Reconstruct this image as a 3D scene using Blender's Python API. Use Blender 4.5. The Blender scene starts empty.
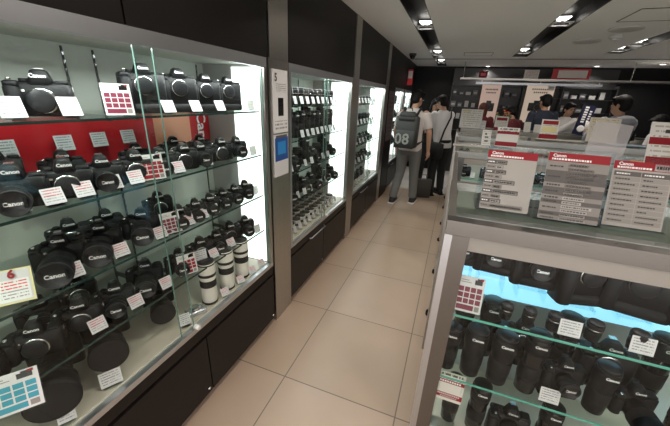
import bpy, math, random
from mathutils import Matrix, Vector
PI = math.pi
S = bpy.context.scene
COL = S.collection
random.seed(4)

# ------------------------------------------------------------------ camera
R = ((0.93413705, -0.16074436, 0.31866787),
     (0.35464307, 0.31746275, -0.87945761),
     (0.04020268, 0.9345473, 0.35356059))
EYE = (0.0, 0.0, 1.6)
F = 307.5
cd = bpy.data.cameras.new('camera'); cam = bpy.data.objects.new('camera', cd); COL.objects.link(cam)
cd.sensor_width = 36; cd.lens = F / 670 * 36; cd.clip_start = 0.02
mw = Matrix([R[i] + (EYE[i],) for i in range(3)] + [(0, 0, 0, 1)])
cam.matrix_world = mw
S.camera = cam
S.view_settings.view_transform = 'Standard'; S.view_settings.look = 'None'
S.view_settings.exposure = 0.12; S.view_settings.gamma = 1; S.view_settings.use_curve_mapping = False

def at(px, py, axis, val):
    c = (px - 335, -(py - 213), -F)
    r = [sum(R[i][k] * c[k] for k in range(3)) for i in range(3)]
    t = (val - EYE[axis]) / r[axis]
    return Vector([EYE[i] + t * r[i] for i in range(3)])

# ------------------------------------------------------------------ world and lights
w = bpy.data.worlds.new('world'); S.world = w; w.use_nodes = True
w.node_tree.nodes['Background'].inputs[0].default_value = (1, 0.95, 0.91, 1)
w.node_tree.nodes['Background'].inputs[1].default_value = 2.3

def area(name, loc, sx, sy, power, rot=(0, 0, 0), col=(1, 1, 1), spread=PI):
    l = bpy.data.lights.new(name, 'AREA'); l.shape = 'RECTANGLE'; l.size = sx; l.size_y = sy
    l.energy = power; l.color = col; l.spread = spread
    o = bpy.data.objects.new(name, l); COL.objects.link(o); o.location = loc; o.rotation_euler = rot
    return o
CEIL = 2.336
DOWN = [(-.475, -2.0), (-.475, -0.6), (-.475, 0.9), (-.475, 2.3), (-.475, 3.95), (-.475, 6.1), (-.475, 7.3),
        (.8, -1.2), (.8, 0.5), (.8, 2.2), (.8, 3.98), (.8, 5.95),
        (1.93, -.6), (1.93, 1.2), (1.93, 3.3), (1.93, 5.3), (1.93, 5.78)]  # unseen ones near and behind the viewer are added to light the foreground
for x, y in DOWN:
    area('downlight_lamp', (x, y, CEIL - .004), .09, .09, 5.2 if y < 4.5 else 4.0, col=(1, .90, .80), spread=2.4)
CASES = [(-0.35, 1.60), (1.87, 3.17), (3.41, 4.75), (5.56, 6.42), (6.62, 7.5)]
for a, b in CASES:
    area('case_strip_lamp', (-1.10, (a + b) / 2, 1.742), .03, b - a - .1, 6 * (b - a), rot=(0, math.radians(-12), 0), col=(.93, 1, .97))
area('counter_strip_lamp', (1.0, 1.19, 1.085), 1.7, .03, 1.6, rot=(math.radians(25), 0, 0), col=(.85, .95, 1))
area('counter_strip_lamp', (1.5, 2.97, 1.12), 2.6, .03, 3, rot=(math.radians(25), 0, 0), col=(.9, .96, 1))

# ------------------------------------------------------------------ materials
MATS = {}
def mat(name, col=(.8, .8, .8), rough=.5, metal=0, spec=.5, emit=None, es=0, coat=0, bump=None):
    if name in MATS: return MATS[name]
    m = bpy.data.materials.new(name); m.use_nodes = True
    b = m.node_tree.nodes['Principled BSDF']
    b.inputs['Base Color'].default_value = (*col, 1); b.inputs['Roughness'].default_value = rough
    b.inputs['Metallic'].default_value = metal; b.inputs['Specular IOR Level'].default_value = spec
    b.inputs['Coat Weight'].default_value = coat
    if emit: b.inputs['Emission Color'].default_value = (*emit, 1); b.inputs['Emission Strength'].default_value = es
    if bump:
        nt = m.node_tree; n = nt.nodes.new('ShaderNodeTexNoise'); n.inputs['Scale'].default_value = bump[0]
        tc = nt.nodes.new('ShaderNodeTexCoord'); nt.links.new(tc.outputs['Object'], n.inputs['Vector'])
        bp = nt.nodes.new('ShaderNodeBump'); bp.inputs['Strength'].default_value = bump[1]; bp.inputs['Distance'].default_value = .002
        nt.links.new(n.outputs['Fac'], bp.inputs['Height']); nt.links.new(bp.outputs['Normal'], b.inputs['Normal'])
    MATS[name] = m; return m
def glassmat(name, tint=(1, 1, 1), ior=1.45, rough=0.0):
    m = bpy.data.materials.new(name); m.use_nodes = True; nt = m.node_tree
    nt.nodes.remove(nt.nodes['Principled BSDF']); out = nt.nodes['Material Output']
    t = nt.nodes.new('ShaderNodeBsdfTransparent'); t.inputs[0].default_value = (*tint, 1)
    g = nt.nodes.new('ShaderNodeBsdfGlossy'); g.inputs['Roughness'].default_value = rough
    lw = nt.nodes.new('ShaderNodeLayerWeight'); lw.inputs[0].default_value = .5
    pw = nt.nodes.new('ShaderNodeMath'); pw.operation = 'POWER'; pw.inputs[1].default_value = 5; nt.links.new(lw.outputs['Facing'], pw.inputs[0])
    r0 = ((ior - 1) / (ior + 1)) ** 2
    f = nt.nodes.new('ShaderNodeMath'); f.operation = 'MULTIPLY_ADD'; f.inputs[1].default_value = .5; f.inputs[2].default_value = r0 * .6; nt.links.new(pw.outputs[0], f.inputs[0])
    x = nt.nodes.new('ShaderNodeMixShader')
    nt.links.new(f.outputs[0], x.inputs[0]); nt.links.new(t.outputs[0], x.inputs[1]); nt.links.new(g.outputs[0], x.inputs[2])
    nt.links.new(x.outputs[0], out.inputs[0]); MATS[name] = m; return m
def brushed(name, col, rough=.32):
    m = mat(name, col, rough, 1)
    nt = m.node_tree; b = nt.nodes['Principled BSDF']
    tc = nt.nodes.new('ShaderNodeTexCoord'); mp = nt.nodes.new('ShaderNodeMapping'); mp.inputs['Scale'].default_value = (3, 3, 160)
    n = nt.nodes.new('ShaderNodeTexNoise'); n.inputs['Scale'].default_value = 6; n.inputs['Detail'].default_value = 4
    mr = nt.nodes.new('ShaderNodeMapRange'); mr.inputs['To Min'].default_value = rough - .08; mr.inputs['To Max'].default_value = rough + .14
    nt.links.new(tc.outputs['Object'], mp.inputs[0]); nt.links.new(mp.outputs[0], n.inputs['Vector'])
    nt.links.new(n.outputs['Fac'], mr.inputs[0]); nt.links.new(mr.outputs[0], b.inputs['Roughness'])
    return m
def printmat(name, base, ink, rows, dens=18, u=(0.08, .92), v=(.06, .94), thick=.42, ink2=None, split=.6, rough=.35):
    """paper with illegible rows of dashes, in UV space"""
    m = bpy.data.materials.new(name); m.use_nodes = True; nt = m.node_tree; L = nt.links
    b = nt.nodes['Principled BSDF']; b.inputs['Roughness'].default_value = rough
    def mth(op, a, c=None):
        n = nt.nodes.new('ShaderNodeMath'); n.operation = op
        for k, q in enumerate((a, c)):
            if q is None: continue
            if isinstance(q, (int, float)): n.inputs[k].default_value = q
            else: L.new(q, n.inputs[k])
        return n.outputs[0]
    uv = nt.nodes.new('ShaderNodeUVMap'); sp = nt.nodes.new('ShaderNodeSeparateXYZ'); L.new(uv.outputs[0], sp.inputs[0])
    U, V = sp.outputs[0], sp.outputs[1]
    vr = mth('MULTIPLY', V, rows); rowm = mth('LESS_THAN', mth('FRACT', vr), thick)
    cb = nt.nodes.new('ShaderNodeCombineXYZ'); L.new(mth('MULTIPLY', U, dens), cb.inputs[0]); L.new(mth('MULTIPLY', mth('FLOOR', vr), 7.3), cb.inputs[1])
    nz = nt.nodes.new('ShaderNodeTexNoise'); nz.inputs['Scale'].default_value = 1; nz.inputs['Detail'].default_value = 1; L.new(cb.outputs[0], nz.inputs['Vector'])
    d = mth('GREATER_THAN', nz.outputs['Fac'], .44)
    k = mth('MULTIPLY', rowm, d)
    for a_, c_ in ((U, u), (V, v)):
        k = mth('MULTIPLY', k, mth('GREATER_THAN', a_, c_[0])); k = mth('MULTIPLY', k, mth('LESS_THAN', a_, c_[1]))
    inkc = nt.nodes.new('ShaderNodeMix'); inkc.data_type = 'RGBA'
    inkc.inputs[6].default_value = (*ink, 1); inkc.inputs[7].default_value = (*(ink2 or ink), 1); L.new(mth('GREATER_THAN', V, split), inkc.inputs[0])
    mx = nt.nodes.new('ShaderNodeMix'); mx.data_type = 'RGBA'; mx.inputs[6].default_value = (*base, 1)
    L.new(k, mx.inputs[0]); L.new(inkc.outputs[2], mx.inputs[7]); L.new(mx.outputs[2], b.inputs['Base Color'])
    MATS[name] = m; return m

BLK = mat('camera_black', (.009, .009, .010), .45, spec=.2, bump=(900, .25))
BLKS = mat('camera_black_smooth', (.008, .008, .009), .25, spec=.4)
RUB = mat('rubber_black', (.010, .010, .011), .6, spec=.2)
CAP = mat('cap_black', (.016, .016, .018), .35, spec=.35)
INK = mat('lettering_white', (.85, .85, .85), .5)
CHR = mat('chrome', (.7, .7, .7), .2, 1)
REDL = mat('lens_ring_red', (.55, .02, .02), .4)
WHL = mat('lens_white', (.72, .70, .64), .35)
LGL = mat('lens_glass', (.01, .012, .02), .04, 0, .9, coat=1)
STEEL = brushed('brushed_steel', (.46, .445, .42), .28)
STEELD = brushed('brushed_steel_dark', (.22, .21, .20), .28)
ALU = mat('aluminium', (.60, .62, .66), .38, 1)
PANEL = mat('panel_black', (.009, .008, .0075), .45, spec=.2)
PANELB = mat('panel_brown_black', (.012, .009, .008), .4, spec=.2)
CASEIN = mat('case_interior', (.50, .53, .48), .5)
CASEEND = mat('case_end_grey', (.36, .36, .35), .45)
DECK = mat('case_deck', (.58, .55, .46), .4)
LITP = mat('lit_panel', (.9, .9, .9), .5, emit=(.93, 1, .97), es=1.7)
BLUEP = mat('backlit_blue', (.3, .5, .6), .4, emit=(.30, .68, .92), es=1.15)
REDB = mat('banner_red', (.55, .012, .02), .38)
ORNG = mat('banner_orange', (.85, .35, .2), .4)
PAPER = mat('paper_white', (.64, .64, .64), .45)
RED = mat('print_red', (.27, .010, .018), .5, spec=.3)
MAG = mat('print_magenta', (.17, .012, .04), .45)
TEAL = mat('print_teal', (.02, .28, .38), .45)
DGREY = mat('print_grey', (.11, .10, .095), .5, spec=.3)
GREY2 = mat('print_midgrey', (.25, .23, .215), .5, spec=.3)
YEL = mat('print_yellow', (.75, .68, .35), .5)
BLUEI = mat('print_blue', (.02, .08, .3), .4)
STD = mat('standard_dark', (.03, .03, .03), .4)
SLATE = mat('wall_dark', (.007, .007, .008), .5, spec=.2)
GLS = glassmat('glass_clear', (.985, 1, .99), 1.42)
GSH = glassmat('glass_shelf', (.95, 1, .975), 1.4)
ACR = glassmat('acrylic', (.93, .97, .98), 1.5)
GEDGE = mat('glass_edge_dark', (.02, .045, .04), .15)
GEDGEG = mat('glass_edge_green', (.12, .42, .34), .12)
PRC = printmat('price_print', (.66, .64, .66), (.3, .3, .32), 6, 22, thick=.4, ink2=(.5, .08, .10), split=.5)
PRV = printmat('price_print_plain', (.66, .66, .67), (.25, .25, .28), 6, 20)
PRB = printmat('price_back', (.72, .74, .72), (.45, .5, .48), 6, 18)
PBODY = printmat('print_body_grey', (.58, .55, .52), (.2, .19, .18), 9, 20, thick=.3)

# ------------------------------------------------------------------ mesh builder
class MB:
    def __init__(s): s.v = []; s.f = []; s.m = []; s.sm = []; s.mats = []; s.uv = {}
    def mi(s, m):
        if m not in s.mats: s.mats.append(m)
        return s.mats.index(m)
    def add(s, vs, fs, m, smooth=False, M=None):
        n = len(s.v); k = s.mi(m)
        if M is not None: vs = [M @ Vector(p) for p in vs]
        s.v += [tuple(p) for p in vs]
        for f in fs: s.f.append([i + n for i in f]); s.m.append(k); s.sm.append(smooth)
        return s
    def box(s, x0, y0, z0, x1, y1, z1, m, M=None):
        vs = [(x, y, z) for z in (z0, z1) for y in (y0, y1) for x in (x0, x1)]
        return s.add(vs, [(0, 2, 3, 1), (4, 5, 7, 6), (0, 1, 5, 4), (2, 6, 7, 3), (0, 4, 6, 2), (1, 3, 7, 5)], m, False, M)
    def quad(s, ps, m, uv=True):
        s.add(ps, [(0, 1, 2, 3)], m)
        if uv: s.uv[len(s.f) - 1] = [(0, 0), (1, 0), (1, 1), (0, 1)]
        return s
    def rings(s, rings, m, cap=True, smooth=True, M=None, closed=True):
        n = len(rings[0]); vs = [p for r in rings for p in r]; fs = []
        for i in range(len(rings) - 1):
            for j in range(n if closed else n - 1):
                a = i * n + j; b = i * n + (j + 1) % n
                fs.append((a, b, b + n, a + n))
        s.add(vs, fs, m, smooth, M)
        if cap:
            base = len(s.v) - len(vs); k = s.mi(m)
            for r, rev in ((0, True), (len(rings) - 1, False)):
                idx = [base + r * n + j for j in range(n)]
                s.f.append(idx[::-1] if rev else idx); s.m.append(k); s.sm.append(False)
        return s
    def lathe(s, prof, m, M=None, n=24, cap=True):
        """profile [(r, h)] about local z; flat facets split by doubling of points is not needed at this size"""
        rs = [[(r * math.cos(2 * PI * j / n), r * math.sin(2 * PI * j / n), h) for j in range(n)] for r, h in prof]
        return s.rings(rs, m, cap, True, M)
    def rbox(s, c, sz, r, m, M=None, n=4, smooth=True, taper=1.0, ty=1.0):
        """rounded box, optional taper of the top"""
        hx, hy, hz = sz[0] / 2, sz[1] / 2, sz[2] / 2
        rs = []
        lv = [(-hz, r * .6), (-hz + r * .4, 0.0), (hz - r * .4, 0.0), (hz, r * .6)]
        for z, ins in lv:
            t = taper if z > 0 else 1; t2 = ty if z > 0 else 1
            ax, ay = hx * t - ins, hy * t2 - ins; rr = min(r, ax * .95, ay * .95); ring = []
            for q, (sx, sy) in enumerate(((1, 1), (-1, 1), (-1, -1), (1, -1))):
                for k in range(n + 1):
                    a = q * PI / 2 + k * PI / 2 / n
                    ring.append((c[0] + sx * (ax - rr) + rr * math.cos(a), c[1] + sy * (ay - rr) + rr * math.sin(a), c[2] + z))
            rs.append(ring)
        return s.rings(rs, m, True, smooth, M)
    def tube(s, pts, r, m, n=8, cap=True, M=None):
        pts = [Vector(p) for p in pts]; rs = []
        rr = r if isinstance(r, (list, tuple)) else [r] * len(pts)
        for i, p in enumerate(pts):
            d = (pts[min(i + 1, len(pts) - 1)] - pts[max(i - 1, 0)]).normalized()
            u = d.orthogonal().normalized() if i == 0 else (u - u.dot(d) * d).normalized()
            v = d.cross(u)
            rs.append([tuple(p + rr[i] * (math.cos(2 * PI * j / n) * u + math.sin(2 * PI * j / n) * v)) for j in range(n)])
        return s.rings(rs, m, cap, True, M)
    def build(s, name, parent=None, loc=None, rotz=None):
        me = bpy.data.meshes.new(name); me.from_pydata(s.v, [], s.f)
        for m in s.mats: me.materials.append(m)
        me.polygons.foreach_set('material_index', s.m); me.polygons.foreach_set('use_smooth', s.sm)
        if s.uv:
            ul = me.uv_layers.new(name='UVMap')
            for fi, co in s.uv.items():
                for li, c in zip(me.polygons[fi].loop_indices, co): ul.data[li].uv = c
        me.update()
        o = bpy.data.objects.new(name, me); COL.objects.link(o)
        if parent: o.parent = parent
        if loc is not None: o.location = loc
        if rotz is not None: o.rotation_euler = (0, 0, rotz)
        return o
def RX(a): return Matrix.Rotation(a, 4, 'X')
def RY(a): return Matrix.Rotation(a, 4, 'Y')
def RZ(a): return Matrix.Rotation(a, 4, 'Z')
def T(x, y, z): return Matrix.Translation((x, y, z))

def thing(name, label, cat, loc=(0, 0, 0), rotz=0, group=None):
    o = bpy.data.objects.new(name, None); COL.objects.link(o); o.empty_display_size = .05
    o.location = loc; o.rotation_euler = (0, 0, rotz); o['label'] = label; o['category'] = cat
    if group: o['group'] = group
    return o
def tag(o, label, cat, group=None):
    o['label'] = label; o['category'] = cat
    if group: o['group'] = group
    return o
def struct(o): o['kind'] = 'structure'; return o
KIDS = {}
def kids(o):
    if o.name not in KIDS: KIDS[o.name] = [c for c in bpy.data.objects if c.parent == o]
    return KIDS[o.name]
def copy_tree(o, parent=None):
    c = o.copy(); COL.objects.link(c)
    if parent: c.parent = parent
    for ch in kids(o): copy_tree(ch, c)
    return c
USED = set(); PROTO = []
def put(proto, loc, rotz, label, group, scale=1.0):
    """the first use places the prototype itself, later uses copy it"""
    if proto.name not in USED: o = proto; kids(proto); [kids(c) for c in kids(proto)]; USED.add(proto.name)
    else: o = copy_tree(proto)
    o.location = loc; o.rotation_euler = (0, 0, rotz); o.scale = (scale,) * 3
    o['label'] = label; o['group'] = group
    return o
TXT = {}
def text_mesh(txt, size, bold=.0, m=INK, rot=None, ext=0.0):
    key = (txt, size, bold, m.name, str(rot))
    if key in TXT: return TXT[key]
    cu = bpy.data.curves.new('lettering', 'FONT'); cu.body = txt; cu.size = size; cu.align_x = 'CENTER'; cu.align_y = 'CENTER'
    cu.offset = bold; cu.extrude = ext; cu.resolution_u = 2
    o = bpy.data.objects.new('lettering', cu); COL.objects.link(o)
    bpy.context.view_layer.update()
    me = bpy.data.meshes.new_from_object(o.evaluated_get(bpy.context.evaluated_depsgraph_get()))
    bpy.data.objects.remove(o); bpy.data.curves.remove(cu)
    me.materials.clear(); me.materials.append(m); me.name = 'lettering'
    me.transform(RX(PI / 2) if rot is None else rot)
    TXT[key] = me; return me
def lettering(txt, size, parent, loc, bold=.0, m=INK, rot=None):
    o = bpy.data.objects.new('lettering', text_mesh(txt, size, bold, m, rot)); COL.objects.link(o)
    o.parent = parent; o.location = loc; return o
NUM = ['first', 'second', 'third', 'fourth', 'fifth', 'sixth', 'seventh', 'eighth', 'ninth', 'tenth', 'eleventh', 'twelfth', 'thirteenth', 'fourteenth', 'fifteenth', 'sixteenth', 'seventeenth', 'eighteenth', 'nineteenth', 'twentieth']

# ------------------------------------------------------------------ floor material
fm = mat('floor_tiles', (.6, .5, .42), .34)
nt = fm.node_tree; b = nt.nodes['Principled BSDF']; L = nt.links
geo = nt.nodes.new('ShaderNodeNewGeometry'); mp = nt.nodes.new('ShaderNodeMapping'); mp.inputs['Location'].default_value = (.72 + 6.7, -1.22 + 6.8, 0)
L.new(geo.outputs['Position'], mp.inputs[0])
br = nt.nodes.new('ShaderNodeTexBrick'); br.offset = 0; br.inputs['Scale'].default_value = 1
br.inputs['Brick Width'].default_value = .67; br.inputs['Row Height'].default_value = .68
br.inputs['Mortar Size'].default_value = .0035; br.inputs['Mortar Smooth'].default_value = .2; br.inputs['Bias'].default_value = 0
br.inputs['Color1'].default_value = (.34, .25, .185, 1); br.inputs['Color2'].default_value = (.37, .275, .21, 1); br.inputs['Mortar'].default_value = (.13, .1, .08, 1)
L.new(mp.outputs[0], br.inputs['Vector'])
nz = nt.nodes.new('ShaderNodeTexNoise'); nz.inputs['Scale'].default_value = 2.2; nz.inputs['Detail'].default_value = 6; L.new(geo.outputs['Position'], nz.inputs['Vector'])
mr = nt.nodes.new('ShaderNodeMapRange'); mr.inputs['To Min'].default_value = .88; mr.inputs['To Max'].default_value = 1.1; L.new(nz.outputs['Fac'], mr.inputs[0])
mx = nt.nodes.new('ShaderNodeMix'); mx.data_type = 'RGBA'; mx.blend_type = 'MULTIPLY'; mx.inputs[0].default_value = 1
L.new(br.outputs['Color'], mx.inputs[6]); L.new(mr.outputs[0], mx.inputs[7])
L.new(mx.outputs[2], b.inputs['Base Color'])
fm2 = mat('floor_pale', (.5, .48, .46), .25)
CEILM = mat('ceiling_paint', (.93, .93, .93), .6)
TRIMM = mat('trim_dark', (.03, .03, .03), .4)

# ------------------------------------------------------------------ structure
X0, X1, Y0, Y1 = -1.52, 4.2, -2.6, 8.0
struct(MB().box(X0, Y0, -.1, X1, 5.86, 0, fm).build('floor'))
struct(MB().box(X0, 5.86, -.1, X1, Y1 + .1, 0, fm2).build('floor_rear'))
struct(MB().box(X0 - .1, Y0, -.1, X0, Y1 + .1, 2.6, SLATE).build('wall_left'))
struct(MB().box(X1, Y0, -.1, X1 + .1, Y1 + .1, 2.6, mat('wall_grey', (.3, .29, .28), .6)).build('wall_right'))
struct(MB().box(X0, Y1, -.1, X1, Y1 + .1, 2.6, SLATE).build('wall_back'))
wf = mat('wall_beige', (.45, .42, .4), .6)   # unseen front wall; wide opening added so world light brightens the ceiling
struct(MB().box(X0 - .1, Y0 - .1, -.1, -1.1, Y0, 2.6, wf).build('wall_front')); struct(MB().box(3.9, Y0 - .1, -.1, X1 + .1, Y0, 2.6, wf).build('wall_front_side'))
struct(MB().box(-1.1, Y0 - .1, 2.32, 3.9, Y0, 2.6, wf).build('wall_front_lintel'))
SLOTS = [(-.57, -.38, -2.4, 7.9), (.70, .92, -2.2, 6.35), (1.83, 2.04, -1.6, 6.0)]
c = MB(); xs = X0
for a, b_, y0, y1 in SLOTS:
    c.box(xs, Y0, CEIL, a, Y1, CEIL + .2, CEILM)
    c.box(a, Y0, CEIL, b_, y0, CEIL + .2, CEILM); c.box(a, y1, CEIL, b_, Y1, CEIL + .2, CEILM); xs = b_
c.box(xs, Y0, CEIL, X1, Y1, CEIL + .2, CEILM)
struct(c.build('ceiling'))
t = MB().box(X0, 6.62, CEIL - .006, X1, 6.66, CEIL, TRIMM)
# ceiling hatches
struct(t.build('trim_1'))
slotm = mat('slot_black', (.008, .008, .008), .5)
BULB = mat('lamp_lens', (1, 1, 1), .4, emit=(1, .95, .88), es=5)
REFL = mat('lamp_reflector', (.75, .75, .75), .15, 1)
sl = ['black ceiling light trough running above the tiled aisle', 'black ceiling light trough left of the access hatch outline', 'short black ceiling light trough at the right edge']
for i, (a, b_, y0, y1) in enumerate(SLOTS):
    t = thing('ceiling_light_trough', sl[i], 'ceiling light', ((a + b_) / 2, y0, CEIL), 0, 'recessed ceiling light troughs')
    w_ = (b_ - a) / 2; h = MB(); Ln = y1 - y0
    h.box(-w_, 0, .1, w_, Ln, .12, slotm); h.box(-w_, 0, .0, -w_ + .006, Ln, .1, slotm); h.box(w_ - .006, 0, 0, w_, Ln, .1, slotm)
    h.box(-w_ + .006, 0, 0, w_ - .006, .006, .1, slotm); h.box(-w_ + .006, Ln - .006, 0, w_ - .006, Ln, .1, slotm)
    h.build('housing', t)
    for x, y in DOWN:
        if a < x < b_:
            cx = x - (a + b_) / 2; cy = y - y0; d = MB()
            for q in ((-.088, -.088, .088, -.066), (-.088, .066, .088, .088), (-.088, -.066, -.066, .066), (.066, -.066, .088, .066)):
                d.box(cx + q[0], cy + q[1], .004, cx + q[2], cy + q[3], .016, PAPER)
            d.box(cx - .066, cy - .008, .003, cx + .066, cy + .008, .012, STD)
            dl = d.build('downlight', t)
            MB().lathe([(.050, .02), (.042, .045), (.03, .055)], REFL, T(cx, cy, 0), 20, False).build('reflector', dl)
            MB().box(cx - .064, cy - .064, .058, cx + .064, cy + .064, .062, BULB).build('lamp_lens', dl)
# small round spot fittings near the back wall
for i, (px, py, w2) in enumerate(((488, 66, 'above the small red sign'), (597, 66, 'above the big red sign'), (663, 64, 'nearest the right edge'))):
    p = at(px, py, 2, CEIL); t = thing('ceiling_spotlight', 'small round lit ceiling spotlight ' + w2 + ' at the back', 'ceiling light', (p.x, p.y, CEIL), 0, 'round spotlights near the back wall')
    MB().lathe([(.075, 0), (.075, -.008), (.055, -.010), (.05, -.004)], PAPER, None, 24, False).build('rim', t)
    MB().lathe([(.05, -.003), (.03, -.009), (.005, -.012)], BULB, None, 20).build('lamp_lens', t)
    area('spotlight_lamp', (p.x, p.y, CEIL - .02), .08, .08, 7, col=(1, .93, .84), spread=2.3)
# flat round ceiling speakers / detector, hatch outline
for px, py, r, lab in ((587, 41, .14, 'flat round ceiling speaker cover nearer the middle light trough'), (626, 28.5, .14, 'flat round ceiling speaker cover beside the hatch outline')):
    p = at(px, py, 2, CEIL); o = MB().lathe([(r, 0), (r, -.008), (r * .93, -.013), (.01, -.014)], mat('cover_grey', (.6, .59, .58), .5), None, 36).build('ceiling_speaker', None, (p.x, p.y, CEIL)); tag(o, lab, 'speaker', 'round ceiling covers')
p = at(616, 35.5, 2, CEIL); t = thing('smoke_detector', 'small white smoke detector between the two round ceiling covers', 'smoke detector', (p.x, p.y, CEIL))
MB().lathe([(.06, 0), (.06, -.02), (.045, -.03)], PAPER, None, 24).build('base', t); MB().lathe([(.03, -.03), (.028, -.045), (.01, -.05)], mat('cover_grey'), None, 20).build('sensor_cap', t)
def outline(name, x0, y0, x1, y1, lab):
    m = MB(); e = .008
    for q in ((x0, y0, x1, y0 + e), (x0, y1 - e, x1, y1), (x0, y0 + e, x0 + e, y1 - e), (x1 - e, y0 + e, x1, y1 - e)): m.box(q[0], q[1], CEIL - .004, q[2], q[3], CEIL, TRIMM)
    m.box(x0 + e, y0 + e, CEIL - .002, x1 - e, y1 - e, CEIL, CEILM)
    return tag(m.build(name), lab, 'ceiling hatch', 'square ceiling hatches')
outline('ceiling_hatch', 1.21, 3.45, 1.66, 3.9, 'square white ceiling access hatch with a thin dark outline at upper right')
outline('ceiling_hatch', -.05, 5.82, .38, 6.2, 'small square ceiling hatch far back beside the aisle light trough')
# ------------------------------------------------------------------ left wall: cladding and pillars
WX = -1.024
for i, (a, b_) in enumerate(((-.35, .805), (.812, 1.63), (1.87, 3.19), (3.41, 4.77), (4.97, 6.45), (6.46, 7.9))):
    nm = ['nearest black overhead cladding panel above the first display cabinet', 'black overhead panel just before the first steel pillar', 'black overhead panel between the two steel pillars', 'black overhead panel above the third display cabinet', 'black overhead panel beyond the third cabinet with a lamp reflection', 'farthest black overhead panel near the back wall'][i]
    o = MB().box(WX - .02, a, 1.787, WX, b_, CEIL - .002, PANEL).box(WX - .40, a, 1.787, WX - .02, b_, 1.80, PANEL).build('overhead_panel'); tag(o, nm, 'wall panel', 'black overhead panels on the left')
for i, (a, b_, nm) in enumerate(((1.635, 1.865, 'brushed steel pillar carrying the white notice board'), (3.20, 3.40, 'brushed steel pillar between the second and third cabinets'), (4.775, 4.96, 'brushed steel pillar at the far end of the third cabinet'))):
    t = thing('steel_pillar', nm, 'pillar', (WX, a, 0), 0, 'steel pillars on the left'); W_ = b_ - a
    MB().box(-.3, 0, .0, 0, W_, 1.79, STEEL).build('shaft', t)
    MB().box(-.3, .01, 1.79, .004, W_ - .01, CEIL, STEEL).build('upper_panel', t)
# notice board on the first pillar
t = thing('notice_board', 'tall white notice with a black device picture above a blue picture', 'sign', (WX + .001, 1.75, 0))
def facing_x(m, y0, z0, y1, z1, x, mt, uv=True):   # quad facing +x, u grows with y
    return m.quad([(x, y0, z0), (x, y1, z0), (x, y1, z1), (x, y0, z1)], mt, uv)
PN = printmat('notice_print', (.8, .8, .8), (.3, .3, .3), 16, 22, v=(.05, .2), thick=.5)
n_ = MB().box(0, -.085, 1.375, .006, .085, 1.735, PAPER); facing_x(n_, -.085, 1.375, .085, 1.735, .0065, PN)
facing_x(n_, -.035, 1.475, .03, 1.58, .0075, BLKS, False)
n_.build('upper_sheet', t)
lettering('5', .06, t, (.008, -.055, 1.69), .002, STD, RZ(PI / 2) @ RX(PI / 2))
PN2 = printmat('notice_text', (.8, .8, .8), (.3, .3, .32), 6, 14, v=(.2, .9), thick=.4)
n_ = MB().box(0, -.085, 1.625, .001, .085, 1.635, PAPER); facing_x(n_, -.07, 1.60, .07, 1.665, .0078, PN2); n_.build('heading', t)
n_ = MB().box(0, -.085, 1.10, .006, .085, 1.365, PAPER); facing_x(n_, -.08, 1.20, .08, 1.345, .0068, BLUEI, False)
facing_x(n_, -.05, 1.24, .05, 1.32, .0074, mat('print_sky', (.03, .25, .6), .3), False); facing_x(n_, -.07, 1.345, .07, 1.36, .0072, DGREY, False)
n_.build('lower_sheet', t)

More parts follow.
